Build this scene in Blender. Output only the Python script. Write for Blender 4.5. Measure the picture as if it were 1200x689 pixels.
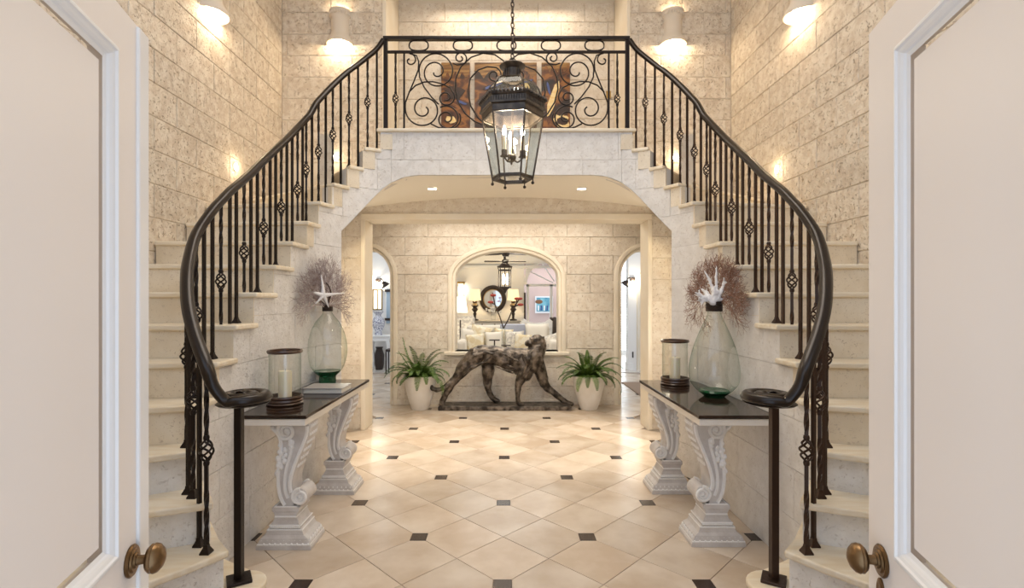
import bpy, bmesh, math, random
from math import sin, cos, pi, sqrt, atan2, radians
from mathutils import Vector, Matrix
random.seed(7)
scene = bpy.context.scene
for o in list(bpy.data.objects):
    bpy.data.objects.remove(o)
COL = scene.collection

# ------------------------------------------------------------------ camera, sky, exposure
EYE, FPX, CX, CY = 1.4, 585.0, 593.5, 352.0
cam_d = bpy.data.cameras.new('camera'); cam = bpy.data.objects.new('camera', cam_d); COL.objects.link(cam)
cam_d.sensor_width = 36.0; cam_d.lens = FPX / 1200 * 36
cam_d.shift_x = (600 - CX) / 1200; cam_d.shift_y = (CY - 344.5) / 1200
cam_d.clip_start = 0.02
cam.location = (0, 0, EYE); cam.rotation_euler = (pi / 2, 0, 0)
scene.camera = cam

world = bpy.data.worlds.new('sky'); scene.world = world; world.use_nodes = True
bg = world.node_tree.nodes['Background']
bg.inputs[0].default_value = (0.70, 0.82, 1.0, 1); bg.inputs[1].default_value = 1.25

scene.view_settings.view_transform = 'Standard'
scene.view_settings.look = 'None'
scene.view_settings.gamma = 1.0
scene.view_settings.use_curve_mapping = False
scene.view_settings.exposure = 0.42
try:
    scene.cycles.use_denoising = True
    scene.cycles.max_bounces = 10
    scene.cycles.transparent_max_bounces = 24
    scene.cycles.sample_clamp_indirect = 4.0
    scene.cycles.caustics_reflective = False
    scene.cycles.caustics_refractive = False
except Exception:
    pass

WARM = (1.0, 0.74, 0.44)
def lamp(kind, loc, power, color=WARM, size=0.1, rot=(0, 0, 0), spot=60, blend=0.6, name='lamp_light', size_y=None):
    d = bpy.data.lights.new(name, kind); d.energy = power; d.color = color
    if kind == 'AREA':
        d.size = size
        if size_y: d.shape = 'RECTANGLE'; d.size_y = size_y
    else:
        d.shadow_soft_size = size
    if kind == 'SPOT': d.spot_size = radians(spot); d.spot_blend = blend
    o = bpy.data.objects.new(name, d); COL.objects.link(o); o.location = loc; o.rotation_euler = rot
    return o
# fill area lights added without fixtures: above the hall, in the passage, rooms beyond
NEUTRAL = (1.0, 0.90, 0.78)
lamp('AREA', (0, 3.0, 5.1), 45, NEUTRAL, 1.6, name='hall_fill_light', size_y=2.4)
lamp('AREA', (0, 5.72, 4.9), 9, (1.0, 0.86, 0.68), 1.6, name='landing_light', size_y=0.3)
lamp('SPOT', (0, 5.0, 4.9), 8, (1, .85, .66), .05, (radians(32), 0, 0), 60, .8, 'picture_light')
lamp('AREA', (0, 6.2, 2.52), 14, (1.0, 0.92, 0.81), 2.6, name='passage_fill_light', size_y=0.25)
for _x in (-1, 1): lamp('POINT', (_x * 1.54, 4.62, 1.15), 9, (1.0, 0.91, 0.76), .08, name='archway_light')
lamp('AREA', (0, 9.5, 2.9), 42, (1.0, 0.95, 0.88), 2.4, name='living_room_light', size_y=2.4)
lamp('AREA', (-2.6, 8.6, 2.9), 16, (0.92, 0.96, 1.0), 1.0, name='side_hall_light')
lamp('AREA', (2.6, 8.4, 2.9), 14, (0.98, 0.97, 0.98), 1.0, name='side_hall_light')
lamp('AREA', (3.1, 12.2, 2.6), 36, (0.85, 0.93, 1.0), 1.0, name='garden_hall_light')
lamp('AREA', (1.4, 16.0, 2.6), 15, (1, 0.94, .9), 1.4, name='far_room_light')

# ------------------------------------------------------------------ materials
def mat(name, col, rough=0.5, metal=0.0, col2=None, nscale=6.0, bump=0.0, bscale=40.0, pits=None, pscale=60.0, var=0.0,
        coat=0.0, emit=None, estr=0.0, stretch=(1, 1, 1), trans=0.0, detail=6.0, spec=None, sss=0.0, nlo=.35, nhi=.65):
    m = bpy.data.materials.new(name); m.use_nodes = True
    nt = m.node_tree; N = nt.nodes; L = nt.links; b = N['Principled BSDF']
    b.inputs['Base Color'].default_value = (*col, 1); b.inputs['Roughness'].default_value = rough; b.inputs['Metallic'].default_value = metal
    if spec is not None: b.inputs['Specular IOR Level'].default_value = spec
    if coat: b.inputs['Coat Weight'].default_value = coat; b.inputs['Coat Roughness'].default_value = .06
    if trans: b.inputs['Transmission Weight'].default_value = trans
    if sss: b.inputs['Subsurface Weight'].default_value = sss; b.inputs['Subsurface Radius'].default_value = (.02, .012, .006)
    if emit: b.inputs['Emission Color'].default_value = (*emit, 1); b.inputs['Emission Strength'].default_value = estr
    if not (col2 or bump or pits or var): return m
    geo = N.new('ShaderNodeNewGeometry'); mp = N.new('ShaderNodeMapping'); mp.inputs['Scale'].default_value = stretch
    oi = N.new('ShaderNodeObjectInfo'); ad = N.new('ShaderNodeVectorMath'); ad.operation = 'ADD'
    sc = N.new('ShaderNodeMath'); sc.operation = 'MULTIPLY'; sc.inputs[1].default_value = 9.0 if var else 0.0
    L.new(oi.outputs['Random'], sc.inputs[0]); L.new(geo.outputs['Position'], ad.inputs[0]); L.new(sc.outputs[0], ad.inputs[1])
    L.new(ad.outputs[0], mp.inputs['Vector'])
    cur = None
    if col2:
        n = N.new('ShaderNodeTexNoise'); n.inputs['Scale'].default_value = nscale; n.inputs['Detail'].default_value = detail
        L.new(mp.outputs[0], n.inputs['Vector'])
        r = N.new('ShaderNodeValToRGB'); r.color_ramp.elements[0].position = nlo; r.color_ramp.elements[1].position = nhi
        r.color_ramp.elements[0].color = (*col, 1); r.color_ramp.elements[1].color = (*col2, 1)
        L.new(n.outputs['Fac'], r.inputs[0]); cur = r.outputs[0]
    pit_out = None
    if pits:
        n2 = N.new('ShaderNodeTexNoise'); n2.inputs['Scale'].default_value = pscale; n2.inputs['Detail'].default_value = 3; n2.inputs['Distortion'].default_value = 1.2
        L.new(mp.outputs[0], n2.inputs['Vector'])
        r2 = N.new('ShaderNodeValToRGB'); r2.color_ramp.elements[0].position = .30; r2.color_ramp.elements[1].position = .41
        L.new(n2.outputs['Fac'], r2.inputs[0])
        mx = N.new('ShaderNodeMix'); mx.data_type = 'RGBA'
        mx.inputs[6].default_value = (*pits, 1)
        if cur: L.new(cur, mx.inputs[7])
        else: mx.inputs[7].default_value = (*col, 1)
        L.new(r2.outputs[0], mx.inputs[0]); cur = mx.outputs[2]; pit_out = r2.outputs[0]
    if var:
        hs = N.new('ShaderNodeHueSaturation')
        mr = N.new('ShaderNodeMapRange'); mr.inputs[3].default_value = 1 - var; mr.inputs[4].default_value = 1 + var
        L.new(oi.outputs['Random'], mr.inputs[0]); L.new(mr.outputs[0], hs.inputs['Value'])
        if cur: L.new(cur, hs.inputs['Color'])
        else: hs.inputs['Color'].default_value = (*col, 1)
        cur = hs.outputs[0]
    if cur: L.new(cur, b.inputs['Base Color'])
    if bump:
        n3 = N.new('ShaderNodeTexNoise'); n3.inputs['Scale'].default_value = bscale; n3.inputs['Detail'].default_value = 6
        L.new(mp.outputs[0], n3.inputs['Vector'])
        h = n3.outputs['Fac']
        if pit_out:
            ma = N.new('ShaderNodeMath'); ma.operation = 'ADD'; L.new(h, ma.inputs[0]); L.new(pit_out, ma.inputs[1]); h = ma.outputs[0]
        bp = N.new('ShaderNodeBump'); bp.inputs['Strength'].default_value = bump; bp.inputs['Distance'].default_value = .008
        L.new(h, bp.inputs['Height']); L.new(bp.outputs[0], b.inputs['Normal'])
    return m

def thin_glass(name, tint, edge, refl=0.06, rough=0.02, edgepow=.35):
    m = bpy.data.materials.new(name); m.use_nodes = True
    nt = m.node_tree; N = nt.nodes; L = nt.links
    for n in list(N): N.remove(n)
    out = N.new('ShaderNodeOutputMaterial'); tr = N.new('ShaderNodeBsdfTransparent'); gl = N.new('ShaderNodeBsdfGlossy')
    lw = N.new('ShaderNodeLayerWeight'); lw.inputs[0].default_value = edgepow
    cm = N.new('ShaderNodeMix'); cm.data_type = 'RGBA'; cm.inputs[6].default_value = (*tint, 1); cm.inputs[7].default_value = (*edge, 1)
    L.new(lw.outputs['Facing'], cm.inputs[0]); L.new(cm.outputs[2], tr.inputs[0])
    gl.inputs['Roughness'].default_value = rough
    fr = N.new('ShaderNodeMath'); fr.operation = 'POWER'; fr.inputs[1].default_value = 4.0; L.new(lw.outputs['Facing'], fr.inputs[0])
    sc = N.new('ShaderNodeMath'); sc.operation = 'MULTIPLY_ADD'; sc.inputs[1].default_value = .45; sc.inputs[2].default_value = refl
    L.new(fr.outputs[0], sc.inputs[0])
    mx = N.new('ShaderNodeMixShader'); L.new(sc.outputs[0], mx.inputs[0]); L.new(tr.outputs[0], mx.inputs[1]); L.new(gl.outputs[0], mx.inputs[2])
    L.new(mx.outputs[0], out.inputs[0])
    return m

M = {}
M['stone'] = mat('coral_stone', (.66, .56, .45), .85, col2=(.78, .70, .59), nscale=16, pits=(.44, .345, .25), pscale=48, bump=.9, bscale=50, var=.06, nlo=.4, nhi=.6)
M['stone_smooth'] = mat('smooth_coral_stone', (.72, .63, .52), .8, col2=(.80, .73, .63), nscale=14, pits=(.52, .42, .32), pscale=52, bump=.6, bscale=55, var=.04, nlo=.38, nhi=.62)
M['wash'] = mat('whitewashed_stone', (.78, .75, .715), .8, col2=(.85, .825, .795), nscale=13, pits=(.70, .655, .615), pscale=58, bump=.6, bscale=50, var=.02, nlo=.38, nhi=.62)
M['mortar'] = mat('pale_mortar', (.74, .66, .55), .9, bump=.3, bscale=80)
M['mortar_pale'] = mat('white_mortar', (.66, .62, .57), .9, bump=.3, bscale=80)
M['tread'] = mat('travertine', (.78, .66, .48), .38, col2=(.88, .80, .66), nscale=5, bump=.06, bscale=30, stretch=(1, 5, 8), var=.03)
M['riser'] = mat('travertine_riser', (.74, .63, .47), .5, col2=(.84, .75, .61), nscale=5, pits=(.60, .50, .38), pscale=70, bump=.12, bscale=40, var=.03)
M['tile'] = mat('limestone_tile', (.585, .465, .35), .24, col2=(.75, .65, .54), nscale=3.2, bump=.03, bscale=14, var=.11, detail=10, nlo=.36, nhi=.66)
M['grout'] = mat('grout', (.40, .33, .27), .8, bump=.2)
M['dot'] = mat('dark_brown_marble', (.022, .011, .008), .22, col2=(.045, .024, .016), nscale=30)
M['iron'] = mat('black_iron', (.016, .010, .008), .38, .55, bump=.15, bscale=90)
M['rail'] = mat('dark_bronze_rail', (.012, .006, .004), .30, .3, bump=.06, bscale=60, coat=.15)
M['bronze'] = mat('brown_iron', (.045, .024, .016), .36, .5, bump=.1, bscale=80)
M['door'] = mat('door_paint', (.88, .81, .755), .45, bump=.02, bscale=25)
M['door_white'] = mat('gloss_white_trim', (.88, .865, .85), .3, bump=.01)
M['brass'] = mat('antique_brass', (.13, .075, .032), .3, .85, col2=(.22, .135, .065), nscale=20, bump=.05)
M['cream'] = mat('cream_plaster', (.80, .71, .57), .7, col2=(.84, .77, .65), nscale=3, bump=.06, bscale=30)
M['ceil'] = mat('ceiling_plaster', (.88, .82, .71), .8, bump=.05, bscale=20)
M['white'] = mat('white_paint', (.86, .85, .83), .6, bump=.02)
M['plaster'] = mat('greyed_plaster', (.56, .52, .50), .65, col2=(.68, .65, .63), nscale=12, bump=.25, bscale=60)
M['relief'] = mat('white_rubbed_carving', (.84, .82, .80), .55, col2=(.88, .87, .86), nscale=20, bump=.15, bscale=70)
M['shade'] = mat('sconce_plaster', (.74, .66, .56), .8, bump=.3, bscale=60)
M['marble'] = mat('dark_emperador_marble', (.022, .012, .008), .09, col2=(.08, .05, .036), nscale=7, detail=12, spec=.3, nlo=.46, nhi=.85)
M['slab'] = mat('cream_marble_edge', (.80, .73, .64), .35, col2=(.86, .81, .74), nscale=6)
M['wood'] = mat('dark_turned_wood', (.035, .016, .009), .3, col2=(.09, .04, .02), nscale=40, stretch=(1, 1, 6), coat=.3, bump=.05)
M['wax'] = mat('candle_wax', (.88, .78, .58), .45, sss=.3, bump=.03)
M['clear'] = thin_glass('clear_glass', (.985, .99, .985), (.80, .84, .82), .05, edgepow=.25)
M['green'] = thin_glass('pale_green_bottle_glass', (.985, .993, .985), (.34, .47, .40), .06, edgepow=.17)
M['base_glass'] = mat('dark_green_glass', (.02, .16, .07), .05, trans=.5, bump=.1, bscale=20)
M['coral_grey'] = mat('grey_sea_fan', (.30, .22, .20), .8, col2=(.50, .42, .40), nscale=30)
M['coral_brown'] = mat('brown_sea_fan', (.20, .10, .065), .8, col2=(.36, .20, .14), nscale=30)
M['coral_white'] = mat('white_coral', (.86, .84, .84), .75, bump=.5, bscale=90)
M['twig'] = mat('dark_twig', (.055, .03, .022), .8, bump=.4, bscale=80)
M['book'] = mat('grey_book_cover', (.36, .34, .33), .5, bump=.05)
M['page'] = mat('book_pages', (.80, .77, .70), .8, bump=.3, bscale=200)
M['statue'] = mat('mottled_bronze', (.034, .026, .020), .38, .5, col2=(.24, .20, .165), nscale=15, bump=1.0, bscale=30, detail=12, nlo=.40, nhi=.68)  # dark bronze, paler tone mixed in by noise for contrast
M['pot'] = mat('white_stone_pot', (.80, .76, .71), .6, col2=(.85, .82, .78), nscale=8, bump=.08, bscale=40)
M['soil'] = mat('dark_soil', (.03, .02, .012), .95, bump=.8)
M['fern'] = mat('fern_green', (.035, .085, .010), .5, col2=(.11, .19, .028), nscale=14, var=.2)
M['lantern'] = mat('aged_lantern_metal', (.050, .040, .034), .4, .7, col2=(.11, .085, .065), nscale=24, bump=.12, bscale=60)
M['bulb'] = mat('lit_bulb', (1, .9, .75), .5, emit=(1, .88, .68), estr=30)
M['bulb_soft'] = mat('lit_downlight', (1, .9, .75), .5, emit=(1, .90, .72), estr=14)
M['lampshade'] = mat('lit_lampshade', (.85, .70, .42), .7, emit=(1, .78, .42), estr=.75)
M['white_glow'] = mat('lit_white_lampshade_and_picture', (.9, .86, .78), .7, emit=(1, .93, .8), estr=1.6)
M['daylight'] = mat('sunlit_garden_light', (.9, .95, 1), .5, emit=(.84, .93, 1.0), estr=2.0)
M['mirror'] = mat('mirror_glass', (.82, .86, .88), .04, 1.0)
M['fabric'] = mat('ivory_linen', (.80, .75, .66), .9, bump=.2, bscale=120)
M['fabric_gold'] = mat('gold_patterned_linen', (.74, .62, .40), .9, col2=(.84, .77, .62), nscale=9, bump=.2, bscale=120, nlo=.45, nhi=.55)
M['fabric_grey'] = mat('grey_patterned_linen', (.56, .52, .47), .9, col2=(.80, .75, .66), nscale=14, bump=.2, nlo=.45, nhi=.55)
M['throw'] = mat('blue_grey_throw', (.52, .55, .66), .9, bump=.3, bscale=90)
M['greywood'] = mat('limed_wood', (.50, .46, .40), .6, col2=(.62, .57, .50), nscale=10, stretch=(6, 1, 1))
M['porcelain'] = mat('blue_and_white_porcelain', (.82, .82, .84), .2, col2=(.14, .14, .24), nscale=75, nlo=.48, nhi=.54)
M['gold'] = mat('gilt_frame', (.45, .29, .10), .35, .8, bump=.3, bscale=60)
M['pink'] = mat('pinkish_plaster', (.62, .47, .41), .8, bump=.03)
M['rug'] = mat('brown_woven_rug', (.34, .24, .17), .95, bump=.5, bscale=150)
M['red'] = mat('red_flower', (.42, .05, .03), .5, bump=.1)
M['petal'] = mat('white_petals', (.88, .86, .82), .7, bump=.1)
M['dark'] = mat('dark_carved_wood', (.03, .017, .012), .45, bump=.4, bscale=60)
M['stone_floor_far'] = mat('pale_polished_floor', (.68, .62, .56), .2, col2=(.78, .73, .68), nscale=3, bump=.02)

# ------------------------------------------------------------------ builders
OFF = {}
def link(o, parent, world=True):
    COL.objects.link(o)
    if parent is not None:
        o.parent = parent
    return o
def thing(name, label, cat, loc=(0, 0, 0), rotz=0.0, group=None, kind=None):
    o = bpy.data.objects.new(name, None); COL.objects.link(o); o.empty_display_size = .1
    o.location = loc; o.rotation_euler = (0, 0, rotz)
    if label: o['label'] = label
    if cat: o['category'] = cat
    if group: o['group'] = group
    if kind: o['kind'] = kind
    OFF[o.name] = Vector(loc)
    return o
def tag(o, label=None, cat=None, group=None, kind=None):
    if label: o['label'] = label
    if cat: o['category'] = cat
    if group: o['group'] = group
    if kind: o['kind'] = kind
    return o
def kids(o): return [c for c in bpy.data.objects if c.parent is o]
def dup(root, loc, rotz=None, label=None, mirror=False):
    def cp(o, par):
        c = o.copy(); COL.objects.link(c)
        if par is not None: c.parent = par
        for ch in o.children: cp(ch, c)
        return c
    r = cp(root, None); r.location = loc
    if rotz is not None: r.rotation_euler = (0, 0, rotz)
    if label: r['label'] = label
    OFF[r.name] = Vector(loc)
    return r

class MB:
    def __init__(s): s.v = []; s.f = []
    def add(s, vs, fs):
        n = len(s.v); s.v += [Vector(p) for p in vs]; s.f += [[i + n for i in f] for f in fs]; return s
    def box(s, x0, x1, y0, y1, z0, z1):
        return s.add([(x0, y0, z0), (x1, y0, z0), (x1, y1, z0), (x0, y1, z0), (x0, y0, z1), (x1, y0, z1), (x1, y1, z1), (x0, y1, z1)],
                     [(0, 3, 2, 1), (4, 5, 6, 7), (0, 1, 5, 4), (1, 2, 6, 5), (2, 3, 7, 6), (3, 0, 4, 7)])
    def hexa(s, p):   # 8 points, bottom loop then top loop
        return s.add(p, [(0, 3, 2, 1), (4, 5, 6, 7), (0, 1, 5, 4), (1, 2, 6, 5), (2, 3, 7, 6), (3, 0, 4, 7)])
    def prism(s, poly, z0, z1):
        n = len(poly)
        return s.add([(x, y, z0) for x, y in poly] + [(x, y, z1) for x, y in poly],
                     [tuple(range(n - 1, -1, -1)), tuple(range(n, 2 * n))] + [(i, (i + 1) % n, n + (i + 1) % n, n + i) for i in range(n)])
    def extr_y(s, poly, y0, y1):
        n = len(poly)
        return s.add([(x, y0, z) for x, z in poly] + [(x, y1, z) for x, z in poly],
                     [tuple(range(n)), tuple(range(2 * n - 1, n - 1, -1))] + [(i, (i + 1) % n, n + (i + 1) % n, n + i) for i in range(n)])
    def loft(s, rings, closed=True, cap=True):
        n = len(rings[0]); vs = [p for r in rings for p in r]; fs = []
        for k in range(len(rings) - 1):
            for i in range(n if closed else n - 1):
                j = (i + 1) % n
                fs.append((k * n + i, k * n + j, (k + 1) * n + j, (k + 1) * n + i))
        if cap and closed:
            fs.append(tuple(range(n - 1, -1, -1))); fs.append(tuple(range((len(rings) - 1) * n, len(rings) * n)))
        return s.add(vs, fs)
    def tube(s, pts, r, n=6, closed=False, cap=True, flat=None):
        pts = [Vector(p) for p in pts]; m = len(pts)
        if m < 2: return s
        rr = r if isinstance(r, (list, tuple)) else [r] * m
        T = []
        for i in range(m):
            a = pts[(i - 1) % m] if (closed or i > 0) else pts[i]; b = pts[(i + 1) % m] if (closed or i < m - 1) else pts[i]
            t = (b - a); T.append(t.normalized() if t.length > 1e-9 else Vector((0, 0, 1)))
        u = Vector((0, 0, 1)) if abs(T[0].z) < .9 else Vector((1, 0, 0))
        u = (u - T[0] * u.dot(T[0])).normalized()
        rings = []
        for i in range(m):
            u = u - T[i] * u.dot(T[i])
            u = u.normalized() if u.length > 1e-6 else T[i].orthogonal().normalized()
            w = T[i].cross(u)
            rings.append([pts[i] + (u * cos(2 * pi * k / n) + w * sin(2 * pi * k / n)) * rr[i] for k in range(n)])
        if closed: rings.append(rings[0])
        return s.loft(rings, True, cap and not closed)
    def sweep(s, pts, prof, up=(0, 0, 1)):    # prof: list (side, up)
        pts = [Vector(p) for p in pts]; m = len(pts); rings = []; U0 = Vector(up)
        for i in range(m):
            a = pts[max(i - 1, 0)]; b = pts[min(i + 1, m - 1)]; t = (b - a).normalized()
            sd = t.cross(U0)
            sd = sd.normalized() if sd.length > 1e-6 else Vector((1, 0, 0))
            u = sd.cross(t).normalized()
            rings.append([pts[i] + sd * x + u * y for x, y in prof])
        return s.loft(rings)
    def lathe(s, prof, n=24, c=(0, 0, 0), a0=0, a1=2 * pi):
        full = abs(a1 - a0 - 2 * pi) < 1e-6; k = n if full else n + 1
        rings = []
        for r, z in prof:
            rings.append([(c[0] + max(r, 1e-4) * cos(a0 + (a1 - a0) * i / n), c[1] + max(r, 1e-4) * sin(a0 + (a1 - a0) * i / n), c[2] + z) for i in range(k)])
        return s.loft(rings, full, cap=False)
    def ball(s, c, r, n=10, m=7, sc=(1, 1, 1)):
        prof = [(sin(pi * j / m), -cos(pi * j / m)) for j in range(m + 1)]
        rings = [[(c[0] + max(p, 1e-3) * r * sc[0] * cos(2 * pi * i / n), c[1] + max(p, 1e-3) * r * sc[1] * sin(2 * pi * i / n), c[2] + q * r * sc[2]) for i in range(n)] for p, q in prof]
        return s.loft(rings)
    def limb(s, pts, radii, n=12):
        s.tube(pts, radii, n)
        for p, r in zip(pts, radii): s.ball(p, r, 10, 6)
        return s
    def xform(s, mtx):
        s.v = [mtx @ v for v in s.v]; return s
    def mir(s, sgn):
        if sgn < 0: s.v = [Vector((-v.x, v.y, v.z)) for v in s.v]
        return s
    def build(s, name, m, parent=None, smooth=None, bevel=0, local=False, weld=False, seg=2):
        off = Vector((0, 0, 0))
        if parent is not None and not local: off = OFF.get(parent.name, off)
        me = bpy.data.meshes.new(name)
        me.from_pydata([tuple(v - off) for v in s.v], [], s.f); me.validate()
        bm = bmesh.new(); bm.from_mesh(me)
        if weld: bmesh.ops.remove_doubles(bm, verts=bm.verts, dist=1e-5)
        bmesh.ops.recalc_face_normals(bm, faces=bm.faces); bm.to_mesh(me); bm.free()
        me.materials.append(m)
        if smooth is not None:
            me.shade_smooth(); me.set_sharp_from_angle(angle=radians(smooth))
        o = bpy.data.objects.new(name, me); link(o, parent)
        OFF[o.name] = off
        if bevel:
            b = o.modifiers.new('bevel', 'BEVEL'); b.width = bevel; b.segments = seg; b.limit_method = 'ANGLE'; b.angle_limit = radians(40)
        return o

def catmull(P, k=8, closed=False):
    P = [Vector(p) for p in P]; n = len(P); out = []
    rng = range(n) if closed else range(n - 1)
    for i in rng:
        p0 = P[(i - 1) % n] if (closed or i > 0) else P[i] * 2 - P[i + 1]
        p1 = P[i]; p2 = P[(i + 1) % n]; p3 = P[(i + 2) % n] if (closed or i + 2 < n) else p2 * 2 - p1
        for j in range(k):
            t = j / k
            out.append(.5 * ((2 * p1) + (p2 - p0) * t + (2 * p0 - 5 * p1 + 4 * p2 - p3) * t * t + (3 * p1 - p0 - 3 * p2 + p3) * t ** 3))
    if not closed: out.append(P[-1])
    return out
def interp(x, xs, ys):
    if x <= xs[0]: return ys[0]
    for i in range(len(xs) - 1):
        if x <= xs[i + 1]:
            return ys[i] + (ys[i + 1] - ys[i]) * (x - xs[i]) / (xs[i + 1] - xs[i])
    return ys[-1]

# blocks of ashlar on a wall: wmap(s, z, n) -> point, n out of the wall; iv(s) -> list of (lo, hi) solid stretches
MESHCACHE = {}
def solid(mb, wmap, xs, iv, n0, n1, c=None, d=None):
    for a, b in zip(xs, xs[1:]):
        e = (b - a) * 1e-3
        A = iv(a + e); B = iv(b - e)
        if len(A) != len(B): A = B = iv((a + b) / 2)
        for (l0, h0), (l1, h1) in zip(A, B):
            if c is not None:
                l0, h0, l1, h1 = max(l0, c), min(h0, d), max(l1, c), min(h1, d)
            if h0 - l0 < 1e-4 and h1 - l1 < 1e-4: continue
            h0 = max(h0, l0); h1 = max(h1, l1)
            mb.hexa([wmap(a, l0, n0), wmap(b, l1, n0), wmap(b, l1, n1), wmap(a, l0, n1), wmap(a, h0, n0), wmap(b, h1, n0), wmap(b, h1, n1), wmap(a, h0, n1)])
def ashlar(parent, wmap, s0, s1, z0, z1, bl, bh, iv, brk, m, step=None, joint=.0024, proud=.0025, jitter=.0015, limit=300, name='block', seed=1, shift=0.0):
    rnd = random.Random(seed); r = 0; z = z0; cnt = 0
    while z < z1 - 1e-3:
        zt = min(z + bh, z1)
        a = s0 - (bl * .5 if r % 2 else 0) - shift
        while a < s1 - 1e-3:
            b = a + bl
            lo, hi = max(a, s0) + joint, min(b, s1) - joint
            if hi - lo > .02 and cnt < limit:
                c, d = z + joint, zt - joint
                pr = proud + rnd.uniform(-jitter, jitter)
                xs = [lo] + [q for q in brk if lo + 1e-3 < q < hi - 1e-3] + [hi]
                if step:
                    ys = []
                    for q0, q1 in zip(xs, xs[1:]):
                        k = max(1, int((q1 - q0) / step + .5)); ys += [q0 + (q1 - q0) * i / k for i in range(k)]
                    xs = ys + [hi]
                mb = MB()
                full = (not step) and all(any(l <= c and h >= d for l, h in iv(q)) for q in (lo, (lo + hi) / 2, hi)) and len(xs) == 2
                if full:
                    ch = .004; w, h = hi - lo, d - c
                    pts = []
                    for n_, i_ in ((-.012, 0), (pr - ch, 0), (pr, ch)):
                        pts += [wmap(lo + i_, c + i_, n_), wmap(hi - i_, c + i_, n_), wmap(hi - i_, d - i_, n_), wmap(lo + i_, d - i_, n_)]
                    fs = [(8, 9, 10, 11)] + [(k * 4 + i, k * 4 + (i + 1) % 4, k * 4 + 4 + (i + 1) % 4, k * 4 + 4 + i) for k in (0, 1) for i in range(4)]
                    mb.add(pts, fs)
                else:
                    solid(mb, wmap, xs, iv, -.012, pr, c, d)
                if mb.v:
                    mb.build(name, m, parent); cnt += 1
            a = b
        z += bh; r += 1
    return cnt

# ================================================================== THE SETTING
WX = 2.43            # half width of the hall
R0, RS = .187, .18   # first step height, riser
def ZK(k): return R0 + RS * k
ZL = ZK(15)          # landing height
YP, YB = 5.40, 6.71  # pier plane, back wall plane

# ---- floor: a bed with limestone tiles laid diagonally and small dark inserts
floor = MB().box(-4.6, 4.6, .2, 17.5, -.10, -.012).build('floor', M['grout']); tag(floor, kind='structure')
q = .2491; DX, DY = -.020, 2.459; HD = .046
def lat(i, j): return (DX + (i + j) * q, DY + (i - j) * q)
g = .0016
TILEMESH = {}
def tile_mesh(var):
    if var in TILEMESH: return TILEMESH[var]
    a = q - g * 1.414
    base = [(-a, 0), (0, -a), (a, 0), (0, a)]
    c = HD + g
    poly = []
    for k, (x, y) in enumerate(base):
        if k == var:
            ux, uy = (1 if x > 0 else -1 if x < 0 else 0), (1 if y > 0 else -1 if y < 0 else 0)
            rr = q - c     # cut square to the diagonal
            px, py = -uy, ux
            hw = a - rr
            pts = [(ux * rr - px * hw, uy * rr - py * hw), (ux * rr + px * hw, uy * rr + py * hw)]
            poly += pts
        else: poly.append((x, y))
    # order counter-clockwise
    poly.sort(key=lambda p: atan2(p[1], p[0]))
    mb = MB(); n = len(poly); e = .0015
    sh = [(x * (1 - e / .2), y * (1 - e / .2)) for x, y in poly]
    mb.loft([[(x, y, -.014) for x, y in poly], [(x, y, -.0015) for x, y in poly], [(x, y, 0) for x, y in sh]])
    me = bpy.data.meshes.new('tile'); me.from_pydata([tuple(v) for v in mb.v], [], mb.f)
    bm = bmesh.new(); bm.from_mesh(me); bmesh.ops.recalc_face_normals(bm, faces=bm.faces); bm.to_mesh(me); bm.free()
    me.materials.append(M['tile']); TILEMESH[var] = me
    return me
dotb = MB().loft([[(x * HD, y * HD, -.014) for x, y in ((-1, -1), (1, -1), (1, 1), (-1, 1))], [(x * HD, y * HD, -.001) for x, y in ((-1, -1), (1, -1), (1, 1), (-1, 1))],
                  [(x * (HD - .001), y * (HD - .001), .0003) for x, y in ((-1, -1), (1, -1), (1, 1), (-1, 1))]])
dot_me = bpy.data.meshes.new('inset_tile'); dot_me.from_pydata([tuple(v) for v in dotb.v], [], dotb.f); dot_me.materials.append(M['dot'])
cells = []
for i in range(-30, 60):
    for j in range(-40, 40):
        x, y = lat(i, j)[0] + q, lat(i, j)[1]
        hall = abs(x) < 1.72 and 1.9 < y < 6.72
        side = 1.35 < abs(x) < 2.9 and 6.2 < y < 9.6 and abs(x) / y < .335
        if (hall or side): cells.append((y, x, i, j))
cells.sort()
far_mb = MB()
nt_ = 0
for y, x, i, j in cells:
    ev = [(i + a) % 2 == 0 and (j + b) % 2 == 0 for a, b in ((0, 0), (1, 0), (1, 1), (0, 1))]   # corners: -x, +y, +x, -y
    var = {0: 0, 1: 3, 2: 2, 3: 1}[ev.index(True)]
    if nt_ < 298:
        o = bpy.data.objects.new('tile', tile_mesh(var)); COL.objects.link(o); o.parent = floor; o.location = (x, y, 0); nt_ += 1
for i in range(-30, 60, 2):
    for j in range(-40, 40, 2):
        x, y = lat(i, j)
        if (abs(x) < 1.75 and 1.9 < y < 6.8) or (1.3 < abs(x) < 2.9 and 6.2 < y < 9.8 and abs(x) / y < .335):
            o = bpy.data.objects.new('inset_tile', dot_me); COL.objects.link(o); o.parent = floor; o.location = (x, y, 0)
f2 = MB().box(-4.5, 4.5, 9.75, 17.4, -.012, 0).box(-1.3, 1.3, 6.98, 9.75, -.012, 0).build('floor_strip', M['stone_floor_far'], floor)

# ---- ceilings
tag(MB().box(-2.7, 2.7, .2, 6.2, 5.2, 5.3).build('ceiling', M['ceil']), kind='structure')

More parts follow.
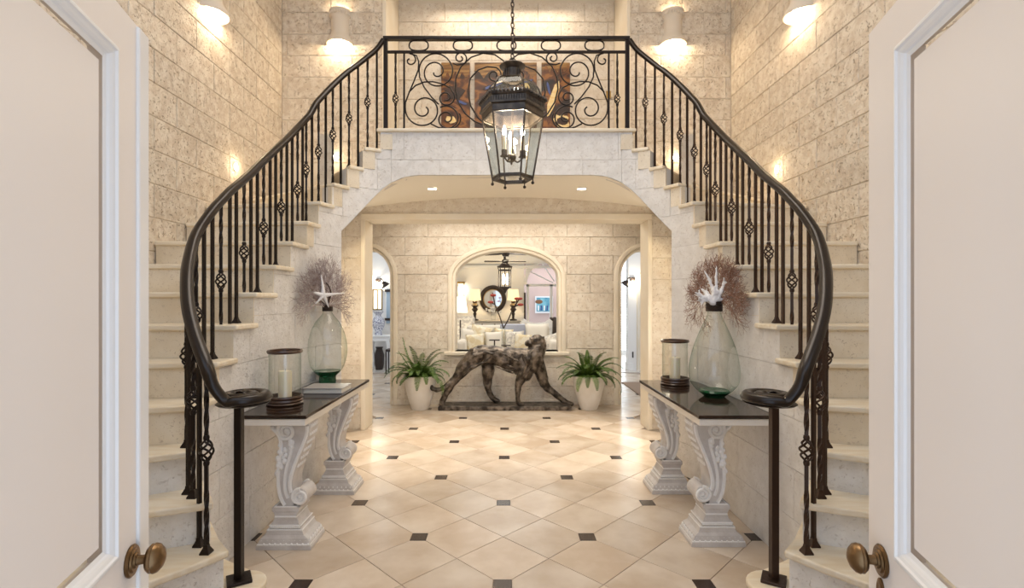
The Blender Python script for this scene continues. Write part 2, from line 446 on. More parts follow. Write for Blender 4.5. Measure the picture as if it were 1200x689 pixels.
# ---- hall side walls, of ashlar blocks
full = lambda z0, z1: (lambda s: [(z0, z1)])
for sgn, nm in ((-1, 'wall_left'), (1, 'wall_right')):
    mp = lambda s, z, n, sg=sgn: Vector((sg * (WX - n), s, z))
    w = MB().box(*sorted((sgn * (WX + .004), sgn * (WX + .2))), .42, 5.6, -.012, 5.2).build(nm, M['mortar']); tag(w, kind='structure')
    ashlar(w, mp, .62, YP, 1.04, 4.99, .47, .2325, full(0, 5.2), [], M['stone'], seed=3 + sgn, limit=298)
# unseen front wall round the entrance, upper part left open to let daylight in
fw = MB().box(-WX - .2, -.62, .22, .42, -.012, 2.35).box(.62, WX + .2, .22, .42, -.012, 2.35).box(-.62, .62, .22, .42, 1.98, 2.35).box(-WX - .2, WX + .2, .22, .42, 4.7, 5.2)
tag(fw.build('wall_front', M['cream']), kind='structure')

# ---- upper back wall with its recess, and the piers and lintel below
RX = 1.32
up = MB()
for sgn in (-1, 1):
    up.box(*sorted((sgn * RX, sgn * (WX + .2))), YP + .012, 6.2, ZL - .35, 5.2)
    up.box(*sorted((sgn * 1.53, sgn * (WX + .2))), YP + .012, 5.68, -.012, ZL - .35)
up.box(-RX, RX, 6.0 + .012, 6.2, ZL - .1, 5.2)
wb = up.build('wall_back', M['mortar']); tag(wb, kind='structure')
for sgn in (-1, 1):
    mp = lambda s, z, n, sg=sgn: Vector((sg * s, YP + .008 - n, z))
    ashlar(wb, mp, RX, WX, 2.887, 4.98, .47, .2325, full(0, 5.2), [], M['stone'], seed=9 + sgn, shift=.12)
    mp2 = lambda s, z, n, sg=sgn: Vector((sg * s, YP + .008 - n, z))
    ashlar(wb, mp2, 1.57, WX, 0, 2.37, .47, .2325, full(0, 5.2), [], M['stone_smooth'], seed=12 + sgn, shift=.05)
    MB().box(*sorted((sgn * 1.30, sgn * 1.34)), YP - .012, YP + .62, ZL, 5.2).build('jamb_trim', M['cream'], wb, bevel=.006)
ashlar(wb, lambda s, z, n: Vector((s, 6.008 - n, z)), -RX + .02, RX - .02, ZL, 4.98, .56, .2325, full(0, 5.2), [], M['stone_smooth'], seed=21, proud=.006)

# lintel over the passage, its top following the vault
def vault_z(x): return 2.517 - .105 * (x / 1.53) ** 2
lin = MB()
solid(lin, lambda s, z, n: Vector((s, YP - n, z)), [-1.57 + 3.14 * i / 24 for i in range(25)], lambda s: [(2.33, vault_z(s) + .06)], -.27, 0)
tag(lin.build('wall_lintel', M['stone_smooth']), kind='structure')
tr = MB().box(-1.57, 1.57, YP - .022, YP + .29, 2.27, 2.335)
for sgn in (-1, 1): tr.box(*sorted((sgn * 1.525, sgn * 1.572)), YP - .022, YP + .29, 0, 2.27)
tag(tr.build('trim_passage', M['cream'], bevel=.006), kind='structure')
tag(MB().box(-2.6, 2.6, 5.62, 6.98, 2.60, 2.68).build('ceiling_passage', M['ceil']), kind='structure')
for sgn, nm in ((-1, 'wall_passage_left'), (1, 'wall_passage_right')):
    w = MB().hexa([(sgn * x, y, z) for z in (-.012, 2.8) for x, y in ((1.47, 4.20), (1.58, 4.20), (2.0, 5.41), (1.89, 5.41))]).build(nm, M['stone_smooth']); tag(w, kind='structure')
    w2 = MB().box(*sorted((sgn * 2.30, sgn * 2.42)), 5.68, 6.72, -.012, 2.62).build(nm.replace('passage', 'vestibule'), M['cream']); tag(w2, kind='structure')

# ---- lower back wall with an arched window opening and two arched doorways
class Arch:
    def __init__(s, cx, hw, z0, spring, rise): s.cx, s.hw, s.z0, s.sp, s.rs = cx, hw, z0, spring, rise
    def top(s, x, e=0.0):
        t = (x - s.cx) / (s.hw + e)
        return s.sp + (s.rs + e) * sqrt(max(0, 1 - t * t)) if abs(t) < 1 else None
    def path(s, e, n=20):
        P = [(s.cx - s.hw - e, s.z0), (s.cx - s.hw - e, s.sp)]
        P += [(s.cx - (s.hw + e) * cos(pi * i / n), s.sp + (s.rs + e) * sin(pi * i / n)) for i in range(1, n)]
        return P + [(s.cx + s.hw + e, s.sp), (s.cx + s.hw + e, s.z0)]
    def brk(s, n=14, e=0.0):
        return [s.cx - (s.hw + e) * cos(pi * i / n) for i in range(n + 1)]
AW = Arch(.005, .70, .712, 1.70, .375)
AL = Arch(-1.87, .315, 0, 1.72, .36)
AR = Arch(1.87, .335, 0, 1.72, .36)
def iv_back(e):
    def f(x):
        for A in (AW, AL, AR):
            t = A.top(x, e)
            if t is not None:
                lo = A.z0 - (e if A.z0 > 0 else 0)
                return ([(0, lo)] if lo > 0 else []) + [(t, 2.62)]
        return [(0, 2.62)]
    return f
bk = MB(); brk = sorted(AW.brk() + AL.brk() + AR.brk())
mpb = lambda s, z, n: Vector((s, YB - n, z))
solid(bk, mpb, [-2.45] + brk + [2.45], iv_back(0), -.27, -.012)
wk = bk.build('wall_passage_back', M['mortar']); tag(wk, kind='structure')
brk2 = sorted(AW.brk(14, .085) + AL.brk(14, .085) + AR.brk(14, .085))
ashlar(wk, mpb, -2.40, 2.40, 0, 2.60, .62, .25, iv_back(.085), brk2, M['stone_smooth'], seed=31, proud=.007, shift=.2)
def surround(A, parent, m, y, steps):
    mb = MB(); rings = [[Vector((x, y - pr, z)) for x, z in A.path(e)] for e, pr in steps]
    return mb.loft(rings, closed=False).build('arch_moulding', m, parent, smooth=35)
prof = [(-.006, -.275), (-.006, .010), (.022, .016), (.03, .008), (.038, .026), (.07, .03), (.088, .022), (.095, -.01)]
for A in (AW, AL, AR): surround(A, wk, M['cream'], YB, prof)
MB().box(AW.cx - .84, AW.cx + .84, YB - .05, YB + .28, .665, .712).build('window_sill', M['cream'], wk, bevel=.008)
MB().box(-1.54, AW.cx - .0, YB - .022, YB, 0, .07).box(AW.cx, 1.52, YB - .022, YB, 0, .07).build('plinth', M['stone_smooth'], wk, bevel=.006)

# ================================================================== STAIRCASES
# plan of the inner edge: straight, then a quarter ellipse on to the landing front
EA, EB, EX, EY, X0 = .49, .73, 1.0, 3.6, 1.49
def plan(t, o=0.0):
    if t <= 0: return (X0 + o, EY + t)
    if t <= pi / 2: return (EX + (EA + o) * cos(t), EY + (EB + o) * sin(t))
    return (EX - (t - pi / 2), EY + EB + o)
TT = [-1.25 + i * .0125 for i in range(int((1.25 + pi / 2) / .0125) + 1)]
if TT[-1] < pi / 2: TT.append(pi / 2)
ARC = [0.0]
for a, b in zip(TT, TT[1:]):
    pa, pb = plan(a), plan(b); ARC.append(ARC[-1] + math.hypot(pa[0] - pb[0], pa[1] - pb[1]))
def t_of_s(s): return interp(s, ARC, TT)
def s_of_t(t): return interp(t, TT, ARC)
def t_of_bearing(px, o=0.0):
    r = (CX - px) / FPX; best = None
    for i in range(1400):
        t = -1.6 + i * .0024
        x, y = plan(t, o); e = abs(x / y - r)
        if best is None or e < best[0]: best = (e, t)
    return best[1]
def nrm(t, o=0.0):
    a, b = plan(t - .004, o), plan(t + .004, o); dx, dy = b[0] - a[0], b[1] - a[1]; l = math.hypot(dx, dy)
    return (-dy / l, dx / l)     # towards the hall
# soffit line of the archway, as heights along the plan curve
_ax = [400, 411, 427, 439, 449.7, 462, 477.6, 492]; _ay = [270.6, 260, 242.7, 229.7, 220, 211.4, 206.2, 205.0]
def arch_z(x, y):
    px = CX - x / y * FPX
    return EYE + (CY - interp(px, _ax, _ay)) * y / FPX
T_EDGE = t_of_bearing(400); S_EDGE = s_of_t(T_EDGE)
# the front lines of the treads: inner end on the plan curve ... outer end on the wall (|X|, Y)
LINES = {
 0: [(1.04, 2.16), (1.06, 2.09), (1.11, 2.04), (1.18, 2.00), (1.30, 1.66), (1.6, 1.46), (2.43, 1.36)],
 1: [(1.165, 2.075), (1.245, 1.955), (1.33, 1.845), (1.6, 1.66), (2.43, 1.55)],
 2: [(1.245, 2.125), (1.46, 2.035), (2.43, 1.78)],
 3: [(1.415, 2.245), (1.56, 2.165), (2.43, 2.02)],
 4: [(1.47, 2.375), (1.66, 2.32), (2.43, 2.22)],
 5: [(1.485, 2.55), (2.43, 2.45)],
 6: [(1.49, 2.73), (2.43, 2.66)],
 7: [(1.49, 2.95), (2.43, 2.89)],
 8: [(1.49, 3.20), (2.43, 3.12)],
 9: [(1.49, 3.45), (2.43, 3.45)],
 10: [(1.475, 3.70), (2.43, 3.78)],
 11: [(1.455, 3.87), (2.43, 4.03)],
 12: [(1.405, 4.02), (2.43, 4.70)],
 13: [(1.322, 4.155), (2.25, 5.40)],
 14: [(1.222, 4.25), (1.72, 5.40)],
 15: [(1.09, 4.318), (1.09, 5.40)],
}
def close_t(p):
    return min(TT, key=lambda t: (plan(t)[0] - p[0]) ** 2 + (plan(t)[1] - p[1]) ** 2)
TK = {k: close_t(LINES[k][0]) for k in range(4, 16)}
def shift_line(L, d):    # move a front line forward (towards the foot of the stair) by d
    out = []
    for i, p in enumerate(L):
        a, b = L[max(i - 1, 0)], L[min(i + 1, len(L) - 1)]
        dx, dy = b[0] - a[0], b[1] - a[1]; l = math.hypot(dx, dy)
        out.append((p[0] + dy / l * d * (1), p[1] - dx / l * d))
    return out
def clampw(p): return (min(p[0], WX - .012), min(p[1], YP - .012))
STEP_IV = [(s_of_t(TK[k]), ZK(k) - .03) for k in range(4, 16)]
def upper(s):
    z = ZK(3) - .03
    for sk, zk in STEP_IV:
        if s >= sk: z = zk
    return z
def stringer_iv(s):
    t = t_of_s(s); x, y = plan(t)
    lo = 0.0 if t < T_EDGE else arch_z(x, y)
    return [(lo, upper(s))]
S_START, S_END = s_of_t(-1.22), ARC[-1]
SB = sorted([sk for sk, _ in STEP_IV if S_START < sk < S_END] + [S_EDGE])
def staircase(sgn):
    side = 'left' if sgn < 0 else 'right'
    root = thing('staircase', f'curved pale stone staircase climbing along the {side} wall of the hall to the landing', 'staircase', (sgn * 1.9, 2.6, 0))
    m2 = lambda p: (sgn * p[0], p[1])
    for k in range(0, 16):
        L = LINES[k]
        if k < 15:
            front = shift_line(L, .022)
            back = LINES[k + 1]
            if k >= 4:
                n0 = nrm(TK[k]); t1 = TK[k + 1] if k + 1 in TK else TK[k]
                inner_edge = []
                for i in range(5):
                    t = TK[k] + (t1 - TK[k]) * i / 4; n = nrm(t); x, y = plan(t); inner_edge.append((x + n[0] * .028, y + n[1] * .028))
                # front corner pushed out on both sides
                fx, fy = front[0]; f0 = (inner_edge[0][0], fy - .004)
                poly = [f0] + front[1:]
                if k == 12: poly += [(WX, YP)]
                poly += list(reversed(back[1:])) + list(reversed(inner_edge[1:]))
            else:
                if k == 0:
                    cxd, cyd = 1.15, 2.14
                    disc = [(cxd + .112 * cos(radians(a)), cyd + .112 * sin(radians(a))) for a in range(285, 80, -15)]   # |X| frame: 180 deg faces the axis
                    poly = [(2.43, 1.36), (1.6, 1.46), (1.30, 1.70)] + disc + [(1.24, 2.30), (1.48, 2.44), (2.43, 2.2)]
                    front = poly
                elif k == 1: poly = [front[0]] + front[1:] + [(2.43, 1.80), (1.52, 2.10), (1.49, 2.42), (1.40, 2.36), (1.25, 2.17)]
                elif k == 2: poly = front + [(2.43, 2.05), (1.56, 2.2), (1.49, 2.44), (1.42, 2.34), (1.28, 2.17)]
                else: poly = front + [(2.43, 2.25), (1.66, 2.35), (1.49, 2.44), (1.455, 2.36)]
            poly = [m2(clampw(p)) for p in poly]
            MB().prism(poly, ZK(k) - .03, ZK(k)).build('tread', M['tread'], root, bevel=.009, seg=3)
        # riser below the front line
        zb = ZK(k - 1) if k else -.012
        if k == 0:
            body = [(2.43, 1.40), (1.6, 1.50), (1.33, 1.72)] + [(1.15 + .09 * cos(radians(a)), 2.14 + .09 * sin(radians(a))) for a in range(285, 80, -15)] + [(1.24, 2.28), (1.46, 2.44), (2.43, 2.2)]
            MB().prism([m2(clampw(p)) for p in body], zb, ZK(0) - .03).build('riser', M['wash'], root)
        elif k <= 3:
            if k == 1: body = [(1.185, 2.09), (1.26, 1.98), (1.345, 1.87), (1.6, 1.69), (2.43, 1.58), (2.43, 1.80), (1.52, 2.10), (1.478, 2.42), (1.40, 2.37), (1.26, 2.19)]
            elif k == 2: body = [(1.27, 2.14), (1.46, 2.06), (2.43, 1.81), (2.43, 2.05), (1.56, 2.2), (1.48, 2.44), (1.42, 2.36), (1.30, 2.19)]
            else: body = [(1.44, 2.265), (1.56, 2.19), (2.43, 2.05), (2.43, 2.25), (1.66, 2.35), (1.485, 2.44), (1.465, 2.38)]
            MB().prism([m2(clampw(p)) for p in body], zb, ZK(k) - .03).build('riser', M['wash'], root)
        else:
            B = shift_line(L, -.10); Fr = shift_line(L, .007); poly = [(L[0][0] + .001, Fr[0][1])] + Fr[1:] + list(reversed(B))
            MB().prism([m2(clampw(p)) for p in poly], zb, ZK(k) - (.03 if k < 15 else .05)).build('riser', M['riser'], root)
    # side wall under the treads, curving over the archway
    def smap(s, z, n):
        t = t_of_s(s); x, y = plan(t); nx, ny = nrm(t)
        return Vector((sgn * (x + nx * n), y + ny * n, z))
    xs = sorted(set([S_START] + SB + [S_START + (S_END - S_START) * i / 60 for i in range(61)] + [S_END]))
    xs = [a for i, a in enumerate(xs) if i == 0 or a - xs[i - 1] > 1e-4]
    sw = MB(); solid(sw, smap, xs, stringer_iv, -.11, -.006)
    side_wall = sw.build('side_wall', M['mortar_pale'], root)
    ashlar(side_wall, smap, S_START, S_END, 0, 2.87, .62, .262, stringer_iv, SB, M['wash'], step=.06, joint=.0016, proud=.0, jitter=.0012, seed=40 + sgn, shift=.1)
    return root
stairs = {s: staircase(s) for s in (-1, 1)}

# ================================================================== LANDING (between the stairs)
land = thing('landing', 'stone landing bridging the archway between the two staircases', 'landing', (0, 4.8, ZL))
MB().box(-1.088, 1.088, EY + EB + .02, 6.0, ZL - .10, ZL - .03).box(-1.3, 1.3, 5.3, 6.0, ZL - .10, ZL - .03).build('slab', M['riser'], land)
MB().box(-1.12, 1.12, EY + EB - .028, 5.38, ZL - .03, ZL).box(-1.29, 1.29, 5.38, 5.99, ZL - .03, ZL).build('paving', M['tread'], land, bevel=.008)
fxs = [-EX + 2 * EX * i / 40 for i in range(41)]
fmap = lambda s, z, n: Vector((s, EY + EB - n, z))
fiv = lambda s: [(arch_z(max(abs(s), .001), EY + EB), ZL - .03)]
fb = MB(); solid(fb, fmap, fxs, fiv, -.11, -.006); fasc = fb.build('fascia', M['mortar_pale'], land)
ashlar(fasc, fmap, -EX, EX, 2.358, 2.87, .62, .262, fiv, [], M['wash'], step=.08, joint=.0016, proud=0, jitter=.001, seed=55, shift=.2)
# vaulted soffit from the archway back to the lintel
cols = []
tl = [T_EDGE + (pi / 2 - T_EDGE) * i / 14 for i in range(15)]
fpts = [(-plan(t)[0], plan(t)[1]) for t in tl] + [(-EX + 2 * EX * i / 16, EY + EB) for i in range(1, 16)] + [(plan(t)[0], plan(t)[1]) for t in reversed(tl)]
rings = []
for j in range(7):
    u = j / 6; ring = []
    for x, y in fpts:
        zf = arch_z(abs(x), y); xb = x * 1.56 / 1.372; zbk = vault_z(xb)
        yy = y + .001 + (5.43 - y) * u
        e = 1 - (1 - u) ** 1.6
        ring.append(Vector((x + (xb - x) * u, yy, zf - .003 + (zbk - zf) * e)))
    rings.append(ring)
mbv = MB().loft(rings, closed=False)
mbv.build('soffit', M['ceil'], land, smooth=60)

# ================================================================== RAILINGS
def helix_cage():
    mb = MB()
    for k in range(4):
        P = []
        for i in range(15):
            u = i / 14; a = k * pi / 2 + u * pi * 1.5; r = .003 + .0225 * sin(pi * u) ** .8
            P.append((r * cos(a), r * sin(a), -.046 + .092 * u))
        mb.tube(P, .0046, 5)
    for z in (-.052, .052): mb.lathe([(0, z - .012), (.0105, z - .010), (.013, z), (.0105, z + .010), (0, z + .012)], 8)
    return mb
def shoe_mb():
    return MB().loft([[(x * r, y * r, z) for x, y in ((-1, -1), (1, -1), (1, 1), (-1, 1))] for r, z in ((.019, 0), (.019, .006), (.014, .016), (.0095, .026), (.0085, .036))])
SHARED = {}
def shared(name, maker, m, smooth=None):
    if (name, m.name) not in SHARED:
        o = maker().build(name, m, None, smooth=smooth); SHARED[(name, m.name)] = o.data; bpy.data.objects.remove(o)
    return SHARED[(name, m.name)]
def put(name, me, parent, loc):
    o = bpy.data.objects.new(name, me); COL.objects.link(o); o.parent = parent; o.location = Vector(loc) - OFF[parent.name]; OFF[o.name] = OFF[parent.name]
    return o
def baluster(root, x, y, z0, z1, twisted, m, rot=0.0, cage=None, hw=.0072):
    mb = MB(); h = z1 - z0; zs = [0.0]
    n = int(h / .021)
    zs = [h * i / n for i in range(n + 1)]
    rings = []; ang = rot; zc = cage if cage else .42
    for i, z in enumerate(zs):
        tw = twisted and (.07 < z < .27 or h - .24 < z < h - .06)
        if tw: ang += radians(24)
        rings.append([(x + hw * 1.414 * cos(ang + pi / 4 + k * pi / 2), y + hw * 1.414 * sin(ang + pi / 4 + k * pi / 2), z0 + z) for k in range(4)])
    if twisted:
        a = [r for r, z in zip(rings, zs) if z < zc - .045]; b = [r for r, z in zip(rings, zs) if z > zc + .045]
        mb.loft(a); mb.loft(b)
    else:
        mb.loft([rings[0], rings[-1]])
    o = mb.build('baluster', m, root)
    put('shoe', shared('shoe', shoe_mb, m), o, (x, y, z0))
    if twisted: put('basket', shared('basket', helix_cage, m, 50), o, (x, y, z0 + zc))
    return o

BO = .078
# (tread, photo bearing or explicit point, twisted)
BALS = [(1, (1.226, 2.04), 1), (1, (1.292, 2.10), 0), (2, (1.355, 2.16), 1), (2, (1.405, 2.205), 0), (3, (1.466, 2.29), 1), (3, (1.52, 2.375), 0),
        (4, 230, 1), (4, 239, 0), (5, 249, 0), (5, 259, 1), (5, 269.4, 0), (6, 277, 0), (6, 286.2, 1), (6, 294, 0), (7, 301.5, 0), (7, 309, 1), (7, 316.6, 0),
        (8, 323, 0), (8, 329.6, 1), (8, 336.2, 0), (9, 342.5, 0), (9, 348.8, 1), (9, 354.6, 0), (10, 358.8, 1), (10, 365.7, 0), (11, 373.2, 1), (11, 381.7, 0),
        (12, 390, 1), (12, 399.4, 0), (13, 409, 1), (13, 419.6, 0), (14, 430.7, 1), (14, 441.7, 0)]
def bal_pt(b):
    if isinstance(b, tuple): return b
    return plan(t_of_bearing(b, BO), BO)
BP = [(k, bal_pt(b), tw) for k, b, tw in BALS]
# handrail centre line over the balusters: (bearing px, image row) worked into heights at each plan point
RH = [(230, 274), (249, 246), (259, 235), (269.4, 224), (286.2, 210), (294, 203), (308, 189), (322, 176), (335, 164), (347, 151.5), (358, 140), (363, 134),
      (370, 121.5), (378, 112.5), (387, 103), (397, 93.5), (408, 84), (419, 76), (430, 67.5), (441, 58)]
def rail_z(x, y, px): return EYE + (CY - interp(px, [a for a, _ in RH], [b for _, b in RH])) * y / FPX
VC = (1.135, 2.155)
tail = [(1.226, 2.045, 1.127), (1.325, 2.125, 1.255), (1.405, 2.205, 1.375), (1.475, 2.305, 1.505), (1.525, 2.40, 1.605)]
up_pts = []
for px, _ in RH:
    t = t_of_bearing(px, BO); x, y = plan(t, BO); up_pts.append((x, y, rail_z(x, y, px)))
def stair_rail(sgn):
    side = 'left' if sgn < 0 else 'right'
    m = M['iron'] if sgn < 0 else M['bronze']
    root = thing('stair_railing', f'black iron stair railing with twisted basket balusters curving up the {side} staircase', 'railing', (sgn * 1.157, 2.16, R0))
    # spiral that starts small in the centre and leaves towards the camera side, then climbs
    sp = []
    for i in range(31):
        u = i / 30; a = radians(-80 - 620 * (1 - u)); r = .022 + .082 * u
        sp.append((VC[0] + r * cos(a), VC[1] + r * sin(a), .985))     # |X| frame
    # the spiral ends on the camera side; join up the flight
    sp2 = [(1.195, 2.036, 1.05)]
    path = catmull(sp + sp2 + tail + up_pts + [(1.085, 4.40, 3.695)], 4)
    path = [Vector((sgn * p.x, p.y, p.z)) for p in path]
    prf = [(-.024, -.014), (-.013, -.020), (.013, -.020), (.024, -.014), (.028, -.003), (.023, .006), (.021, .013), (.012, .020), (0, .0225), (-.012, .020), (-.021, .013), (-.023, .006), (-.028, -.003)]
    MB().sweep(path, prf).build('handrail', M['rail'], root, smooth=50)
    nx, ny = sgn * 1.157, 2.16
    post = MB().box(nx - .0155, nx + .0155, ny - .0155, ny + .0155, R0 + .012, .975).build('newel_post', m, root, bevel=.002)
    pb = MB().box(-.048, .048, -.048, .048, 0, .014).xform(Matrix.Translation((nx, ny, R0)) @ Matrix.Rotation(sgn * radians(-32), 4, 'Z')).build('base_plate', m, post, bevel=.003)
    MB().lathe([(0, .002), (.10, .002), (.108, .008), (.10, .014), (0, .014)], 28, (sgn * VC[0], VC[1], .952)).build('volute_plate', M['rail'], root, smooth=40)
    nb = len(BP)
    dense = path
    for k, (x, y), tw in BP:
        q = min(dense, key=lambda p: (abs(p.x) - x) ** 2 + (p.y - y) ** 2 + (0 if p.z > 1.02 else .5))
        baluster(root, sgn * x, y, ZK(k), q.z - .012, tw, m, rot=sgn * atan2(x, y) * .6, cage=.42)
    return root
for s in (-1, 1): stair_rail(s)

# ---- balcony railing with scrolls
YR = 4.40
brail = thing('balcony_railing', 'black wrought iron balcony railing with scrolls and ovals along the landing edge', 'railing', (0, YR, ZL))
def P2(px, py): return ((px - CX) * YR / FPX, EYE + (CY - py) * YR / FPX)
ZT, ZM = P2(0, 45.5)[1], P2(0, 61)[1]
for px in (452, 735):
    x = P2(px, 0)[0]; MB().box(x - .017, x + .017, YR - .017, YR + .017, ZL, ZT + .012).build('post', M['iron'], brail, bevel=.002)
xl, xr = P2(452, 0)[0], P2(735, 0)[0]
MB().box(xl - .02, xr + .02, YR - .026, YR + .026, ZT - .012, ZT + .016).build('top_rail', M['rail'], brail, bevel=.006)
MB().box(xl, xr, YR - .011, YR + .011, ZM - .010, ZM + .010).build('lower_rail', M['iron'], brail, bevel=.002)
for px in (490.7, 542.4, 593.5, 645.6, 696.7):
    x = P2(px, 0)[0]; zc = (ZT + ZM) / 2 + .0; hh = (ZT - ZM) / 2 - .012; P = []
    for i in range(32):
        a = 2 * pi * i / 32; P.append((x + math.copysign(abs(cos(a)) ** .75, cos(a)) * .084, YR, zc + math.copysign(abs(sin(a)) ** .8, sin(a)) * hh))
    MB().tube(P, .0068, 6, closed=True).build('oval_ring', M['iron'], brail, smooth=60)
for px, tw in ((463.6, 1), (473.6, 0), (713.4, 0), (723.4, 1)):
    x = P2(px, 0)[0]
    baluster(brail, x, YR, ZL, ZM, tw, M['iron'], cage=.29)
def spiral2(cx, cy, r0, a0, r1, a1, n=40):
    return [(cx + (r0 + (r1 - r0) * i / n) * cos(radians(a0 + (a1 - a0) * i / n)), cy - (r0 + (r1 - r0) * i / n) * sin(radians(a0 + (a1 - a0) * i / n))) for i in range(n + 1)]
SCR = []
# tall S: small curl at the top, large curl at the bottom
SCR.append(spiral2(480.4, 70.6, 1.6, -250, 8.2, 95, 26) + [(488, 65), (490.6, 72), (490, 82), (485, 95), (479.5, 108), (475, 120)] + spiral2(496.5, 128, 21.8, 175, 3.6, 175 + 590, 60))
# arching branch that ends in the right lower curl
SCR.append([(479, 108), (487, 100), (497, 96), (507, 95.5), (518, 98), (528, 103)] + spiral2(522.5, 114.5, 10.5, 42, 2.6, 42 - 520, 40))
# upper round with an inner curl, its stem running down right
SCR.append([(514, 122), (506, 114), (497, 102), (491.5, 90)] + spiral2(511, 82, 20.0, 195, 18.8, 30, 20) + spiral2(511, 84, 20.0, 20, 3.0, -520, 50))
# little curl between the rounds
SCR.append([(531, 74), (536, 76), (542, 75)] + spiral2(539.3, 68, 8.0, -50, 1.8, 430, 30))
# large centre ring
SCR.append([(567, 147), (556, 142), (545, 133), (537, 120), (533.2, 105), (534, 92), (540, 78), (552, 67), (566, 62.3), (580, 64), (590, 71), (596, 82), (599, 92)])
# inner scroll of the centre ring
SCR.append([(572, 148), (560, 138), (551.5, 124), (548, 108), (551, 92), (560, 82), (571, 78), (582, 79)] + spiral2(579, 88, 9.0, 70, 2.5, -400, 30))
SCR.append(spiral2(523.5, 139, 15.5, 120, 2.6, -500, 44))
SCR.append([(505, 145), (513, 149), (521, 151)] + spiral2(528, 137, 14.5, -110, 11, 20, 14))
for pts in SCR:
    for sg in (1, -1):
        P = []
        for px, py in pts:
            x, z = P2(px, min(py, 151)); P.append((x * sg, YR + .002 * sg, z))
        MB().tube(P, .0068, 6).build('scroll', M['iron'], brail, smooth=60)

# ================================================================== DOORS (leaves folded back beside the camera)
def door_leaf(sgn):
    name = 'door_1' if sgn < 0 else 'door_2'
    root = thing(name, None, None, (sgn * .57, .45, 0), rotz=-sgn * radians(15.85), kind='structure')
    root['label'] = 'open cream panelled door leaf with brass knob on the ' + ('left' if sgn < 0 else 'right')
    W, HT = .572, 1.933; pz0, pz1, py0, py1 = .938, 1.850, .115, .459
    fx = lambda x: x * (-sgn)          # local x of the hall face side: +x for the left leaf
    def bx(mb, x0, x1, *r): a, b = sorted((fx(x0), fx(x1))); return mb.box(a, b, *r)
    mb = MB()
    bx(mb, -.045, 0, 0, py0, .015, HT); bx(mb, -.045, 0, py1, W, .015, HT); bx(mb, -.045, 0, py0, py1, pz1, HT)
    bx(mb, -.045, 0, py0, py1, .76, pz0); bx(mb, -.045, 0, py0, py1, .015, .16)
    mb.build('leaf', M['door'], root, local=True)
    for z0, z1 in ((pz0, pz1), (.16, .76)):
        rings = []
        for ins, h in ((-.002, -.012), (-.002, .002), (.003, .005), (.007, .005), (.009, .001), (.014, -.001), (.018, -.004), (.020, -.008), (.027, -.011)):
            rings.append([(fx(h), y, z) for y, z in ((py0 + ins, z0 + ins), (py1 - ins, z0 + ins), (py1 - ins, z1 - ins), (py0 + ins, z1 - ins))])
        MB().loft(rings, cap=False).build('moulding', M['door_white'], root, local=True)
        p = MB(); bx(p, -.040, -.0105, py0 + .04, py1 - .04, z0 + .04, z1 - .04); p.build('panel', M['door'], root, local=True)
    if sgn < 0:
        a = MB(); bx(a, -.052, .006, W - .036, W + .010, .015, HT - .002); a.build('meeting_strip', M['door_white'], root, local=True, bevel=.004)
    # knob on a rose
    kz, ky = .908, .512
    def prof_lathe(prof, nm, par):
        mb = MB().lathe(prof, 32)
        mb.xform(Matrix.Translation((0, ky, kz)) @ Matrix.Rotation((-sgn) * pi / 2, 4, 'Y'))
        return mb.build(nm, M['brass'], par, smooth=35, local=True)
    rose = prof_lathe([(.0, 0), (.029, 0), (.030, .003), (.027, .006), (.022, .006), (.020, .009), (.015, .009), (.013, .012), (.0, .012)], 'rose', root)
    prof_lathe([(.0, .010), (.010, .010), (.0085, .018), (.0085, .024), (.013, .027), (.022, .029), (.0265, .034), (.0262, .038), (.0275, .040), (.0255, .046), (.018, .053), (.008, .057), (0, .058)], 'knob', root)
    if sgn > 0:
        e = MB().lathe([(0, 0), (.017, 0), (.017, .003), (.012, .005), (.008, .004), (0, .004)], 24)
        e.xform(Matrix.Translation((0, ky + .004, kz - .056)) @ Matrix.Rotation((-sgn) * pi / 2, 4, 'Y') @ Matrix.Diagonal((1.25, .8, 1, 1)))
        e.build('escutcheon', M['brass'], root, smooth=35, local=True)
    return root
for s in (-1, 1): door_leaf(s)

